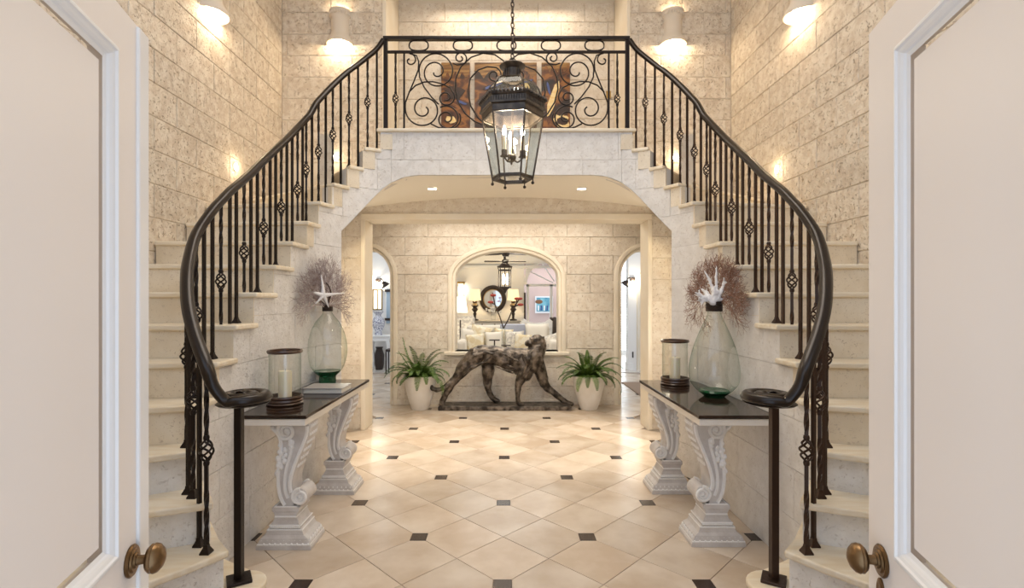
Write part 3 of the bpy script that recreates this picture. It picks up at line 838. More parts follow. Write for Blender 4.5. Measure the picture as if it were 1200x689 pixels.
# ================================================================== CONSOLE TABLES IN THE HALL
ZTAB = .773
def scroll_leg(root, x0, x1, y0, y1, sgn):
    """carved leg: x0 = wall side, x1 = room side (|X| frame, x0 > x1)"""
    w = x0 - x1; yc = (y0 + y1) / 2
    def U(u, z): return (sgn * (x0 - w * u), z)         # u 0..1 from the wall side to the room side over the base width
    # outline in (u, z): from the table underside down to the pedestal
    Lp = catmull([(.21, .715, 0), (.21, .675, 0), (.275, .655, 0), (.355, .61, 0), (.365, .53, 0), (.325, .45, 0), (.315, .37, 0), (.345, .30, 0), (.42, .245, 0), (.50, .226, 0)], 4)
    Rp = catmull([(.90, .715, 0), (.925, .675, 0), (.90, .625, 0), (.81, .555, 0), (.70, .47, 0), (.63, .40, 0), (.61, .345, 0), (.635, .31, 0)], 4)
    vol = [(.75 + .13 * cos(radians(a)), .285 + .048 * sin(radians(a))) for a in range(130, -150, -16)]
    poly = [U(p.x, p.y) for p in Lp] + [U(.62, .226)] + [U(a, b) for a, b in reversed(vol)] + [U(p.x, p.y) for p in reversed(Rp)]
    ly0, ly1 = yc - .068, yc + .068
    leg = MB().extr_y(poly, ly0, ly1).build('leg', M['plaster'], root, bevel=.004)
    relief = MB()
    for f, yy in ((1, ly0), (-1, ly1)):
        relief.tube([(U(p.x + .035, p.y)[0], yy, p.y) for p in Lp[3:-3]], .0105, 6)
        relief.tube([(U(p.x - .045, p.y)[0], yy, p.y) for p in Rp[3:]], .0105, 6)
        relief.tube([(U(p.x * .5 + pr.x * .5, p.y * .5 + pr.y * .5)[0], yy, p.y * .5 + pr.y * .5) for p, pr in zip(Lp[14:34], Rp[10:29])], .009, 6)
        for (cu, cz, r, d0) in ((.50, .655, .052, 1), (.75, .285, .044, 1)):
            P = []
            for i in range(40):
                u = i / 39; a = radians(90 + 800 * u) * (1 if cz > .5 else 1); rr = r * (1 - .86 * u)
                P.append((U(cu, 0)[0] - sgn * rr * cos(a) * 1.0, yy - f * .002, cz + rr * sin(a)))
            relief.tube(P, [.0125 - .006 * i / 39 for i in range(40)], 6)
        relief.ball((U(.5, 0)[0], yy, .655), .013, 8, 6); relief.ball((U(.75, 0)[0], yy, .285), .012, 8, 6)
        # acanthus and flowers down the shaft
        rnd = random.Random(5)
        for i in range(26):
            z = .60 - .19 * i / 25; mid = .60 - .20 * (i / 25) ** .8; amp = .14 * (1 - i / 28)
            u = mid + rnd.uniform(-amp, amp) - .06
            relief.ball((U(u, 0)[0], yy, z), rnd.uniform(.009, .016), 7, 5, (1, .9, 1.2))
    for r_ in range(6):    # leaf carving down the room-side face
        z = .68 - .045 * r_; uu = interp(z, [.40, .47, .555, .625, .675, .715], [.63, .70, .81, .90, .925, .90])
        for yo in (-.045, -.02, .005, .03, .05): relief.ball((U(uu, 0)[0], yc + yo, z), .010, 7, 5, (.7, 1, 1.3))
    rl = relief.build('carving', M['relief'], leg, smooth=50); rl['kind'] = 'stuff'
    base = MB()
    def ring(u0, u1, ya, yb, z): return [(U(u0, 0)[0], ya, z), (U(u1, 0)[0], ya, z), (U(u1, 0)[0], yb, z), (U(u0, 0)[0], yb, z)]
    prof = [(.0, 0), (.0, .020), (.025, .030), (.075, .062), (.16, .078), (.20, .105), (.235, .112), (.235, .128), (.27, .134), (.30, .155), (.335, .175), (.30, .200), (.275, .206), (.275, .228), (.33, .232)]
    dm = y1 - y0; rings = []
    for e, z in prof:
        fy = min(e, .30) * dm * .85
        rings.append(ring(e * .92, 1 - e * .92, y0 + fy * .55, y1 - fy * .55, z))
    base.loft(rings)
    b = base.build('pedestal', M['plaster'], leg, bevel=.002)
    lf = MB()
    for (ia, rr) in ((2, .0045), (5, .005), (7, .0045), (10, .005), (14, .005)):
        R_ = rings[ia]; lf.tube(list(R_), rr, 5, closed=True)
    for i in range(9):      # leaf border on the foot
        u = .10 + .80 * i / 8
        lf.ball((U(u, 0)[0], y0 + .012, .046), .017, 8, 5, (.8, .4, 1.1)); lf.ball((U(u + .045, 0)[0], y0 + .005, .032), .008, 6, 4)
    for i in range(6):
        yy = y0 + dm * (.14 + .72 * i / 5)
        lf.ball((U(.955, 0)[0], yy, .046), .017, 8, 5, (.4, .8, 1.1))
    for i in range(20):
        lf.ball((U(.245 + .52 * i / 19, 0)[0], y0 + .20 * dm * .5, .120), .0055, 6, 4)
    lo = lf.build('leaf_border', M['relief'], leg, smooth=50); lo['kind'] = 'stuff'
    return leg
def console(sgn, xin, xout, yn, yf, legs):
    side = 'left' if sgn < 0 else 'right'
    root = thing('console_table', f'dark marble topped console on carved white scroll legs against the {side} stair wall', 'table', (sgn * (xin + xout) / 2, (yn + yf) / 2, 0))
    X = lambda a, b: sorted((sgn * a, sgn * b))
    MB().box(*X(xin, xout), yn, yf, ZTAB - .020, ZTAB).build('marble_top', M['marble'], root, bevel=.005, seg=3)
    MB().box(*X(xin + .008, xout - .002), yn + .008, yf - .008, ZTAB - .058, ZTAB - .020).build('apron', M['slab'], root, bevel=.004)
    for (a, b) in legs: scroll_leg(root, xin + .315, xin + .005, a, b, sgn)
    return root
console(-1, 1.090, 1.478, 2.715, 3.97, [(2.795, 3.01), (3.59, 3.83)])
console(1, 1.045, 1.478, 2.715, 3.93, [(2.83, 3.045), (3.60, 3.84)])

# ---- hurricane candle holders
def hurricane(loc, h, label):
    root = thing('hurricane_lantern', label, 'candle holder', loc)
    MB().lathe([(0, 0), (.098, 0), (.106, .008), (.100, .016), (.104, .024), (.100, .034), (.104, .044), (.101, .052), (.092, .054), (.090, .030), (0, .028)], 32).build('base', M['wood'], root, smooth=40, local=True)
    MB().lathe([(.092, .040), (.092, h - .018), (.0895, h - .018), (.0895, .040)], 32).build('glass', M['clear'], root, smooth=40, local=True)
    MB().lathe([(.088, h - .020), (.098, h - .022), (.103, h - .012), (.098, h - .002), (.088, h - .004), (.088, h - .020)], 32).build('rim', M['wood'], root, smooth=40, local=True)
    c = MB().lathe([(0, .028), (.038, .028), (.039, .19), (.036, .200), (.030, .196), (0, .190)], 24).build('candle', M['wax'], root, smooth=40, local=True)
    MB().tube([(0, 0, .190), (.001, 0, .203), (.003, 0, .212)], .0015, 5).build('wick', M['dark'], c, local=True)
    return root
hurricane((-1.344, 3.03, ZTAB), .33, 'glass hurricane lantern with a thick ivory candle beside the flat book on the console')
hurricane((1.262, 3.74, ZTAB), .335, 'glass hurricane lantern with a slimmer candle standing behind the big pear-shaped bottle')

# ---- book under the bottle
bk_ = thing('book', 'large grey book lying flat on the console in front of the green bottle', 'book', (-1.235, 3.45, ZTAB))
MB().box(-.135, .135, -.105, .105, 0, .007).box(-.135, .135, -.105, .105, .031, .038).box(-.135, -.130, -.105, .105, 0, .038).build('cover', M['book'], bk_, local=True, bevel=.002)
MB().box(-.128, .128, -.099, .099, .007, .031).build('pages', M['page'], bk_, local=True)

# ---- glass bottles with sea fans
def bottle(loc, prof, foot, collar, label, seed):
    root = thing('glass_bottle', label, 'bottle', loc)
    mb = MB().lathe(prof, 48)
    rnd = random.Random(seed)
    mb.build('glass', M['green'], root, smooth=60, local=True)
    MB().lathe(foot, 40).build('thick_foot', M['base_glass'], root, smooth=40, local=True)
    rw = MB()
    z0, z1, r = collar
    rw.lathe([(r * .55, z0), (r, z0), (r, z1 - .004), (r * 1.12, z1), (r * .5, z1)], 20)
    for i in range(6):
        z = z0 + (z1 - z0) * (i + .5) / 6
        rw.tube([(r * 1.02 * cos(2 * pi * k / 20), r * 1.02 * sin(2 * pi * k / 20), z) for k in range(20)], (z1 - z0) / 11, 5, closed=True)
    rw.build('collar', M['dark'], root, smooth=50, local=True)
    return root
def smoothprof(P, k=5): return [(max(p.x, 0), p.y) for p in catmull([(a, b, 0) for a, b in P], k)]
bottle((-1.362, 3.80, ZTAB), smoothprof([(.062, .012), (.062, .045), (.068, .060), (.095, .085), (.125, .14), (.143, .225), (.141, .30), (.122, .385), (.088, .46), (.052, .505), (.036, .53), (.034, .548)]),
       [(0, 0), (.058, 0), (.062, .010), (.060, .05), (.088, .080), (.098, .094), (0, .088)], (.545, .58, .036),
       'oval green glass bottle holding grey sea fan and starfish on the console', 3)
bottle((1.361, 3.27, ZTAB), smoothprof([(.070, .010), (.105, .035), (.145, .085), (.160, .15), (.155, .21), (.135, .30), (.108, .38), (.075, .46), (.050, .515), (.042, .545), (.041, .565)]),
       [(0, 0), (.062, 0), (.075, .012), (.098, .032), (.088, .044), (0, .036)], (.555, .62, .047),
       'large pear-shaped green glass bottle holding brown sea fan and white coral', 4)

def sea_fan(loc, base, spread, radius, m, label, seed, levels=7, lean=0.0, curl=0.0, depth=.05, limit=900, turn=0.0, rad0=.004):
    rnd = random.Random(seed); mb = MB(); cnt = [0]
    queue = []
    def grow(p, ang, l, r, lev): queue.append((p, ang, l, r, lev))
    def step(p, ang, l, r, lev):
        if lev == 0 or cnt[0] > limit: return
        P = [p]; a = ang; q = p
        for i in range(3):
            a += rnd.uniform(-.22, .22) + curl * rnd.uniform(-1, 1)
            q = (q[0] + sin(a) * l / 3, q[1] + rnd.uniform(-depth, depth) * l / 3 * 2, q[2] + cos(a) * l / 3)
            P.append(q)
        d = math.hypot(q[0], q[2])
        if d > radius * rnd.uniform(.86, 1.05): return
        mb.tube(P, [r, r * .95, r * .9, r * .85], 4, cap=False); cnt[0] += 1
        for s_ in (-1, 1):
            if rnd.random() < .97: grow(q, a + s_ * rnd.uniform(.16, .52), l * rnd.uniform(.82, 1.02), max(r * .80, .00085), lev - 1)
        if rnd.random() < .30: grow(P[1], a + rnd.choice((-1, 1)) * rnd.uniform(.5, .9), l * .8, max(r * .7, .0008), lev - 1)
    n = 11
    for i in range(n):
        a = lean + (i / (n - 1) - .5) * spread
        grow((0, 0, 0), a + rnd.uniform(-.05, .05), base, rad0, levels)
    while queue: step(*queue.pop(0))
    o = mb.build('sea_fan', m, None, local=True); o.location = loc; o.rotation_euler = (0, 0, turn)
    tag(o, label, 'coral'); return o
zc1 = ZTAB + .57
sea_fan((-1.362, 3.80, zc1), .070, 2.6, .44, M['coral_grey'], 'pale grey sea fan spreading from the neck of the oval bottle', 11, levels=9, lean=.0, limit=2300, rad0=.0046, turn=radians(73))
sea_fan((1.375, 3.29, ZTAB + .60), .060, 1.75, .37, M['coral_brown'], 'brown round sea fan standing in the neck of the pear-shaped bottle', 12, levels=12, lean=.0, curl=.42, limit=4200, rad0=.0036, turn=radians(-75))
# starfish and coral lumps
sf = MB()
for k, (a, l) in enumerate(((8, .185), (97, .15), (168, .155), (228, .085), (300, .10))):
    a = radians(a - 2); P = [(0, 0, 0), (cos(a) * l * .4, -.004, sin(a) * l * .4), (cos(a) * l, .004, sin(a) * l)]
    sf.limb(P, [.017, .011, .003], 8)
o = sf.build('starfish', M['coral_white'], None, smooth=60, local=True); o.location = (-1.365, 3.72, ZTAB + .665); o.rotation_euler = (0, 0, radians(52)); tag(o, 'white starfish resting against the grey sea fan', 'starfish')
tw_ = MB()
for P in ([(0, 0, .0), (-.03, -.01, .04), (-.085, -.015, .08), (-.10, -.015, .15), (-.07, -.01, .20), (-.055, 0, .25), (-.03, 0, .29)], [(0, 0, 0), (.02, -.012, .05), (.035, -.01, .11), (.02, -.01, .165), (-.02, -.006, .20), (-.06, -.01, .19)], [(0, 0, 0), (-.02, -.01, .03), (-.07, -.02, .06), (-.10, -.02, .085)], [(0, 0, 0), (.015, 0, .05), (.02, -.01, .085)]):
    tw_.tube(catmull(P, 5), [.009 - .0062 * i / (5 * (len(P) - 1)) for i in range(5 * (len(P) - 1) + 1)], 6)
o = tw_.build('twig', M['twig'], None, smooth=60, local=True); o.location = (-1.362, 3.78, ZTAB + .57); tag(o, 'dark curling twig among the grey sea fan in the oval bottle', 'twig')
wc = MB(); rnd = random.Random(3)
def prong(p, ang, l, r, lev, y=0.0):
    P = [Vector(p)]; a = ang
    for i in range(3):
        a += rnd.uniform(-.28, .28); P.append(P[-1] + Vector((sin(a) * l / 3, y + rnd.uniform(-.012, .012), cos(a) * l / 3)))
    wc.limb(P, [r, r * rnd.uniform(.75, 1.1), r * rnd.uniform(.5, .8), r * .22], 7)
    if lev:
        for s_ in (-1, 1):
            if rnd.random() < .75: prong(P[rnd.choice((1, 2))], a + s_ * rnd.uniform(.45, .9), l * rnd.uniform(.35, .6), r * .62, lev - 1, y)
prong((0, 0, -.02), -.9, .15, .019, 2, -.008); prong((0, 0, 0), -1.25, .13, .015, 2); prong((-.01, 0, 0), -.5, .11, .017, 1, .008)
prong((0, 0, .02), -.28, .19, .012, 0); prong((.01, 0, .02), .40, .21, .012, 0); prong((.02, 0, .01), .62, .13, .018, 2, -.01)
prong((.02, 0, 0), 1.25, .13, .012, 1); prong((0, 0, 0), .1, .09, .022, 1)
o = wc.build('white_coral', M['coral_white'], None, smooth=60, local=True)
rm = o.modifiers.new('remesh', 'REMESH'); rm.mode = 'VOXEL'; rm.voxel_size = .0045; rm.use_smooth_shade = True
txc = bpy.data.textures.new('knobbly', 'CLOUDS'); txc.noise_scale = .018
dc = o.modifiers.new('knobbly', 'DISPLACE'); dc.texture = txc; dc.strength = .012; dc.mid_level = .5
o.location = (1.345, 3.235, ZTAB + .625); tag(o, 'lump of branching white coral on top of the pear-shaped bottle', 'coral')

# ================================================================== HANGING LANTERN
LX, LY = .035, 2.9
Lr = thing('hanging_lantern', 'hexagonal glass hall lantern with domed crown hanging on a chain', 'lantern', (LX, LY, 2.08))
def hexr(r, z, ph=-8.5): return [(LX + r * cos(radians(ph + 60 * k)), LY + r * sin(radians(ph + 60 * k)), z) for k in range(6)]
# frame
zb, zt, rb_, rt = 2.105, 2.452, .118, .178
fr = MB()
for k in range(6):
    a, b = hexr(rb_, zb)[k], hexr(rt, zt)[k]
    fr.tube([a, b], .0058, 5)
for r, z, t in ((rb_, zb, .006), (rt, zt, .007)):
    H = hexr(r, z)
    for k in range(6): fr.tube([H[k], H[(k + 1) % 6]], t, 5)
fr.build('frame', M['lantern'], Lr)
MB().loft([hexr(rb_ * 1.03, zb - .004), hexr(rb_ * 1.03, zb + .012), hexr(rb_ * .80, zb + .012), hexr(rb_ * .80, zb - .004), hexr(rb_ * 1.03, zb - .004)], cap=False).build('bottom_ring', M['lantern'], Lr)
for k in range(6):
    A, B = hexr(rb_ * .985, zb + .006), hexr(rt * .985, zt - .004)
    j = (k + 1) % 6; c = Vector((LX, LY, 0)); v = [Vector(A[k]), Vector(A[j]), Vector(B[j]), Vector(B[k])]
    w = [p + (Vector((LX, LY, p.z)) - p).normalized() * .003 for p in v]
    MB().hexa([v[0], v[1], w[1], w[0], v[3], v[2], w[2], w[3]]).build('glass_pane', M['clear'], Lr)
MB().loft([hexr(rt * 1.0, zt - .004), hexr(rt * 1.02, zt), hexr(rt * 1.02, zt + .034), hexr(rt * 1.10, zt + .040), hexr(rt * 1.10, zt + .05), hexr(rt * 1.04, zt + .052), hexr(rt * 1.04, zt + .082), hexr(.196, zt + .090), hexr(.198, zt + .098), hexr(.17, zt + .104), hexr(.15, zt + .07), hexr(.16, zt), hexr(rt * 1.0, zt - .004)], cap=False).build('cornice', M['lantern'], Lr)
gal = MB()
H = hexr(.199, zt + .094); H2 = hexr(rt * 1.05, zt + .067)
for k in range(6):
    a, b = Vector(H[k]), Vector(H[(k + 1) % 6]); c, d = Vector(H2[k]), Vector(H2[(k + 1) % 6])
    for i in range(9):
        u = (i + .5) / 9; p = a.lerp(b, u); gal.ball(p + Vector((0, 0, .006)), .0095, 6, 5); gal.tube([p + Vector((0, 0, .012)), p + Vector((0, 0, .026))], [.005, .001], 5)
    for i in range(13):
        u = (i + .5) / 13; p = c.lerp(d, u); gal.tube([p + Vector((0, 0, -.014)), p + Vector((0, 0, .014))], .0038, 5)
go = gal.build('gallery', M['lantern'], Lr, smooth=50); go['kind'] = 'stuff'
dome = [(.168, zt + .100), (.166, zt + .125), (.152, zt + .165), (.128, zt + .198), (.098, zt + .218), (.062, zt + .228)]
for k in range(6):
    j = (k + 1) % 6
    rings = [[Vector(hexr(r * .985, z)[k]), Vector(hexr(r * .985, z)[j]), Vector(hexr(r * .965, z)[j]), Vector(hexr(r * .965, z)[k])] for r, z in dome]
    MB().loft(rings).build('dome_pane', M['clear'], Lr)
    MB().tube([hexr(r, z)[k] for r, z in dome], .0055, 5).build('dome_rib', M['lantern'], Lr)
MB().lathe([(.066, zt + .222), (.070, zt + .228), (.058, zt + .236), (.046, zt + .238), (.044, zt + .285), (.05, zt + .288), (.072, zt + .300), (.076, zt + .306), (.070, zt + .312), (.040, zt + .318), (.018, zt + .326), (0, zt + .328)], 24, (LX, LY, 0)).build('vent_cap', M['lantern'], Lr, smooth=40)
vs = MB()
for i in range(16):
    a = 2 * pi * i / 16; vs.tube([(LX + .047 * cos(a), LY + .047 * sin(a), zt + .240), (LX + .047 * cos(a), LY + .047 * sin(a), zt + .284)], .0038, 5)
vo = vs.build('vent_bars', M['lantern'], Lr); vo['kind'] = 'stuff'
for k in range(6):
    x, y, z = hexr(rb_, zb)[k]; MB().tube([(x, y, zb), (x, y, zb - .02)], .004, 5).ball((x, y, zb - .026), .0095, 8, 6).build('finial', M['lantern'], Lr, smooth=50)
cl = MB().tube([(LX, LY, zt + .10), (LX, LY, zb + .13)], .006, 6).ball((LX, LY, zb + .125), .022, 10, 8).build('stem', M['lantern'], Lr, smooth=50)
for k in range(3):
    a = radians(100 + 120 * k); x, y = LX + .062 * cos(a), LY + .062 * sin(a)
    z = zb + .115
    arm = MB().tube(catmull([(LX, LY, zb + .125), (LX + .03 * cos(a), LY + .03 * sin(a), zb + .095), (x, y, z)], 5), .005, 6).lathe([(0, z), (.024, z + .004), (.024, z + .008), (.012, z + .010), (.0165, z + .014), (.0165, z + .042), (0, z + .042)], 14, (x, y, 0)).build('candle_cup', M['lantern'], Lr, smooth=40)
    MB().lathe([(0, z + .04), (.011, z + .04), (.011, z + .125), (0, z + .127)], 12, (x, y, 0)).build('candle_tube', M['wax'], arm, smooth=40)
    MB().lathe([(0, z + .125), (.008, z + .130), (.0125, z + .145), (.010, z + .162), (.003, z + .180), (0, z + .184)], 12, (x, y, 0)).build('bulb', M['bulb'], arm, smooth=60)
    lamp('POINT', (x, y, z + .20), 3.5, (1, .84, .62), .02, name='lantern_bulb_light')
z = zt + .328; k = 0
MB().tube([(LX + .016 * cos(a), LY, z + .012 + .016 * sin(a)) for a in [2 * pi * i / 14 for i in range(14)]], .0035, 5, closed=True).build('loop', M['lantern'], Lr, smooth=60)
z += .024
def chain_link():
    P = [(.0085 * cos(a), 0, .019 * sin(a)) for a in [2 * pi * i / 12 for i in range(12)]]
    return MB().tube(P, .0036, 5, closed=True)
while z < 4.9:
    o = put('chain_link', shared('chain_link', chain_link, M['lantern'], 60), Lr, (LX, LY, z + .014)); o.rotation_euler = (0, 0, (pi / 2 if k % 2 else 0) + .35)
    z += .030; k += 1
# wrapped spikes of the cord cover: little thorn-like leaves on the chain
th = MB(); rnd = random.Random(2); zz = zt + .40
while zz < 4.7:
    a = rnd.uniform(0, 2 * pi); th.tube([(LX + .006 * cos(a), LY + .006 * sin(a), zz), (LX + .020 * cos(a), LY + .020 * sin(a), zz + .010)], [.0035, .001], 4); zz += .042
to = th.build('chain_thorns', M['lantern'], Lr); to['kind'] = 'stuff'
MB().tube([(LX, LY, 4.88), (LX, LY, 5.18)], .006, 6).lathe([(0, 5.13), (.05, 5.15), (.055, 5.2), (0, 5.2)], 16, (LX, LY, 0)).build('ceiling_rose', M['lantern'], Lr, smooth=40)

# ================================================================== SCONCES, STEP LIGHTS, DOWNLIGHTS
def sconce(loc, rotz, label):
    """half-round plaster sconce; local +Y points out of the wall"""
    root = thing('wall_sconce', label, 'sconce', loc, rotz)
    outer = [(.150, 0), (.152, .012), (.140, .04), (.118, .075), (.100, .105), (.094, .13), (.094, .27), (.100, .285), (.108, .295), (.110, .34), (.118, .352), (.118, .362)]
    prof = outer + [(r - .010, z) for r, z in reversed(outer)]
    MB().lathe(prof + [prof[0]], 22, (0, 0, 0), 0, pi).build('shade', M['shade'], root, smooth=40, local=True)
    fr = MB()
    for i in range(13):
        a = pi * (i + .5) / 13; fr.ball((.110 * cos(a), .110 * sin(a), .318), .014, 6, 5, (1, 1, 1.4))
    f = fr.build('frieze', M['shade'], root, smooth=50, local=True); f['kind'] = 'stuff'
    b = MB().ball((0, .055, .045), .030, 12, 8).build('bulb', M['bulb'], root, smooth=60, local=True)
    MB().tube([(0, .055, .07), (0, .055, .15), (0, .0, .15)], .012, 8).build('lamp_holder', M['white'], root, smooth=50, local=True)
    R = Matrix.Rotation(rotz, 3, 'Z'); p = Vector(loc) + R @ Vector((0, .075, .0))
    lamp('POINT', p, 7, (1, .78, .50), .03, name='sconce_light')
    p2 = Vector(loc) + R @ Vector((0, .05, .345)); lamp('POINT', p2, 1.8, (1, .78, .50), .02, name='sconce_light')
    return root
sconce((-1.80, YP + .012, 4.16), pi, 'plaster sconce glowing on the back wall above the left staircase')
sconce((1.80, YP + .012, 4.16), pi, 'plaster sconce glowing on the back wall above the right staircase')
sconce((-WX - .010, 4.10, 3.74), -pi / 2, 'plaster sconce glowing high on the left side wall')
sconce((WX + .010, 4.10, 3.74), pi / 2, 'plaster sconce glowing high on the right side wall')
def step_light(loc, rotz, label):
    root = thing('step_light', label, 'light', loc, rotz)
    MB().tube([(.036 * cos(2 * pi * k / 20), .004, .036 * sin(2 * pi * k / 20)) for k in range(20)], .006, 6, closed=True).build('rim', M['white'], root, smooth=60, local=True)
    l = MB().lathe([(0, 0), (.034, 0), (.030, .006), (0, .010)], 20); l.xform(Matrix.Rotation(-pi / 2, 4, 'X')).build('lens', M['bulb_soft'], root, smooth=40, local=True)
    p = Vector(loc) + Matrix.Rotation(rotz, 3, 'Z') @ Vector((0, .06, 0)); lamp('POINT', p, .9, (1, .80, .52), .03, name='step_lamp')
step_light((-1.85, YP - .004, 2.94), pi, 'small round step light on the back wall beside the top steps of the left stair')
step_light((1.83, YP - .004, 2.94), pi, 'small round step light on the back wall beside the top steps of the right stair')
step_light((-WX + .006, 4.46, 2.59), -pi / 2, 'small round step light on the left side wall above the handrail')
step_light((WX - .006, 4.46, 2.57), pi / 2, 'small round step light on the right side wall above the handrail')
for x, lab in ((-.72, 'recessed downlight glowing in the archway ceiling left of the lantern'), (.73, 'recessed downlight glowing in the archway ceiling right of the lantern')):
    zc = 2.494
    root = thing('downlight', lab, 'light', (x, 4.84, zc - .012))
    MB().tube([(.045 * cos(2 * pi * k / 24), .045 * sin(2 * pi * k / 24), 0) for k in range(24)], .005, 6, closed=True).build('rim', M['white'], root, smooth=60, local=True)
    MB().lathe([(0, -.002), (.042, -.001), (.042, .004), (0, .004)], 24).build('lens', M['bulb_soft'], root, local=True)
    lamp('SPOT', (x, 4.84, zc - .03), 95, (1, .905, .76), .03, (0, 0, 0), 52, .75, 'downlight_lamp')
    lamp('SPOT', (x * .72, 6.0, 2.585), 42, (1, .905, .76), .03, (radians(6), 0, 0), 84, .8, 'downlight_lamp')
    lamp('SPOT', (x * 2.0, 5.0, 2.35), 30, (1, .80, .48), .03, (radians(18), 0, 0), 90, .9, 'downlight_lamp')

# ================================================================== PAINTING ON THE LANDING WALL
def paint_mat(name, ramp, scale, dist, stretch, seed):
    m = bpy.data.materials.new(name); m.use_nodes = True; nt = m.node_tree; N = nt.nodes; L = nt.links; b = N['Principled BSDF']; b.inputs['Roughness'].default_value = .4
    geo = N.new('ShaderNodeNewGeometry'); mp = N.new('ShaderNodeMapping'); mp.inputs['Scale'].default_value = stretch; mp.inputs['Location'].default_value = (seed, seed * .3, seed * .7)
    L.new(geo.outputs['Position'], mp.inputs[0])
    n = N.new('ShaderNodeTexNoise'); n.inputs['Scale'].default_value = scale; n.inputs['Distortion'].default_value = dist; n.inputs['Detail'].default_value = 4
    L.new(mp.outputs[0], n.inputs['Vector']); r = N.new('ShaderNodeValToRGB'); r.color_ramp.interpolation = 'EASE'
    els = r.color_ramp.elements
    els[0].position, els[0].color = ramp[0][0], (*ramp[0][1], 1); els[1].position, els[1].color = ramp[-1][0], (*ramp[-1][1], 1)
    for p, c in ramp[1:-1]: e = els.new(p); e.color = (*c, 1)
    L.new(n.outputs['Fac'], r.inputs[0]); L.new(r.outputs[0], b.inputs['Base Color']); return m
pm = paint_mat('painted_rocks', [(.28, (.008, .004, .002)), (.42, (.03, .010, .004)), (.50, (.11, .034, .007)), (.57, (.28, .11, .02)), (.66, (.07, .02, .006))], 2.6, 1.6, (1, 1, 1.6), 2.3)
psky = paint_mat('painted_sky', [(.3, (.04, .016, .005)), (.45, (.20, .09, .02)), (.55, (.36, .20, .06)), (.66, (.08, .03, .008))], 1.6, .8, (.8, 1, 7), 5.1)
pleaf = mat('painted_leaf', (.78, .55, .22), .4, col2=(.86, .70, .38), nscale=14, stretch=(1, 1, 4))
pdark = mat('painted_shadow', (.012, .006, .004), .4, col2=(.05, .018, .008), nscale=9)
pblue = mat('painted_blue', (.03, .06, .20), .4, col2=(.07, .10, .30), nscale=12)
pt = thing('painting', 'three-panel brown and amber painting of rocks and leaves on the landing wall', 'painting', (0, 5.98, 3.2))
def WP(px, py, y=5.95): return ((px - CX) * y / FPX, EYE + (CY - py) * y / FPX)
for (a, b), hz in (((517, 550.6), 88), ((556.2, 629), 86), ((634.8, 668), 80)):
    x0, zt_ = WP(a, 73); x1, _ = WP(b, 73); zb_ = 2.98
    pn = MB().box(x0, x1, 5.955, 5.995, zb_, zt_).build('panel', pm, pt, bevel=.002)
    zh = WP(0, hz)[1]
    P = [(x0 + .002, zt_ - .002), (x1 - .002, zt_ - .002)] + [(x1 - .002 + (x0 - x1 + .004) * i / 14, zh + .05 * sin(i * 1.7 + a) + .02 * sin(i * 3.1)) for i in range(15)]
    MB().extr_y(P, 5.953, 5.956).build('sky_band', psky, pn)
def blob(px, py, rx, ry, n=18, jag=.1, rot=0, seed=1):
    r = random.Random(seed); out = []
    for i in range(n):
        a = 2 * pi * i / n; k = 1 + r.uniform(-jag, jag); x, y = rx * k * cos(a), ry * k * sin(a)
        out.append(WP(px + x * cos(rot) - y * sin(rot), py + x * sin(rot) + y * cos(rot)))
    return out
kidsP = [o for o in pt.children]
shapes = [(2, (648, 116, 4.2, 21, 16, .12, .32, 3), pleaf), (1, (617, 104, 4.5, 8, 14, .15, -.2, 4), pleaf), (2, (659, 142, 9, 8, 18, .3, .5, 5), pleaf), (2, (659, 142, 6.5, 5, 12, .15, 0, 6), pdark),
          (0, (532, 108, 12, 9, 14, .3, .2, 7), pdark), (1, (592, 104, 26, 5, 18, .3, .05, 8), pdark), (1, (579, 100, 12, 2.0, 14, .2, -.35, 9), pblue), (0, (541, 120, 6, 1.6, 12, .2, .4, 10), pblue), (1, (612, 97, 14, 1.2, 12, .2, -.3, 11), pblue), (2, (643, 104, 1.4, 8, 12, .2, -.2, 12), pblue),
          (0, (528, 140, 7, 4, 12, .3, 0, 13), pleaf), (1, (566, 118, 6, 6, 14, .3, 0, 14), pdark)]
for i, (pi_, args, m_) in enumerate(shapes):
    MB().extr_y(blob(*args[:4], n=args[4], jag=args[5], rot=args[6], seed=args[7]), 5.9505 - i * .0002, 5.9545).build('painted_shape', m_, kidsP[pi_])
# small wall bracket beside the painting
br = thing('wall_plate', 'small gilt wall plate right of the painting on the landing', 'wall plate', (1.30, 5.98, 3.86))
x0, z1 = WP(708, 105.5); x1, z0 = WP(719, 114)
MB().box(x0, x1, 5.985, 5.998, z0 + .02, z1 - .02).build('plate', M['cream'], br)
for xx in (x0 + .03, x1 - .045): MB().box(xx, xx + .018, 5.975, 5.99, z0, z1).build('bar', M['gold'], br)

# ================================================================== BIG CAT STATUE
SY = 6.49
st = thing('statue', 'bronze statue of a striding big cat on a low plinth below the arched window', 'statue', (0, SY, 0))
def SP(cx_, cy_, y=SY): return Vector(((500 + cx_ / 5.742 - CX) * 6.5 / FPX, y, EYE - (370 + cy_ / 5.742 - CY) * 6.5 / FPX))
u_ = 6.5 / FPX / 5.742
MB().box(-.868, .828, 6.325, 6.645, 0, .054).build('plinth', M['statue'], st, bevel=.008)
b = MB()
def L(pts, n=12):     # (cx, cy, radius px, y offset)
    P = [SP(p[0], p[1], SY + (p[3] if len(p) > 3 else 0)) for p in pts]; R = [p[2] * u_ for p in pts]; b.limb(P, R, n)
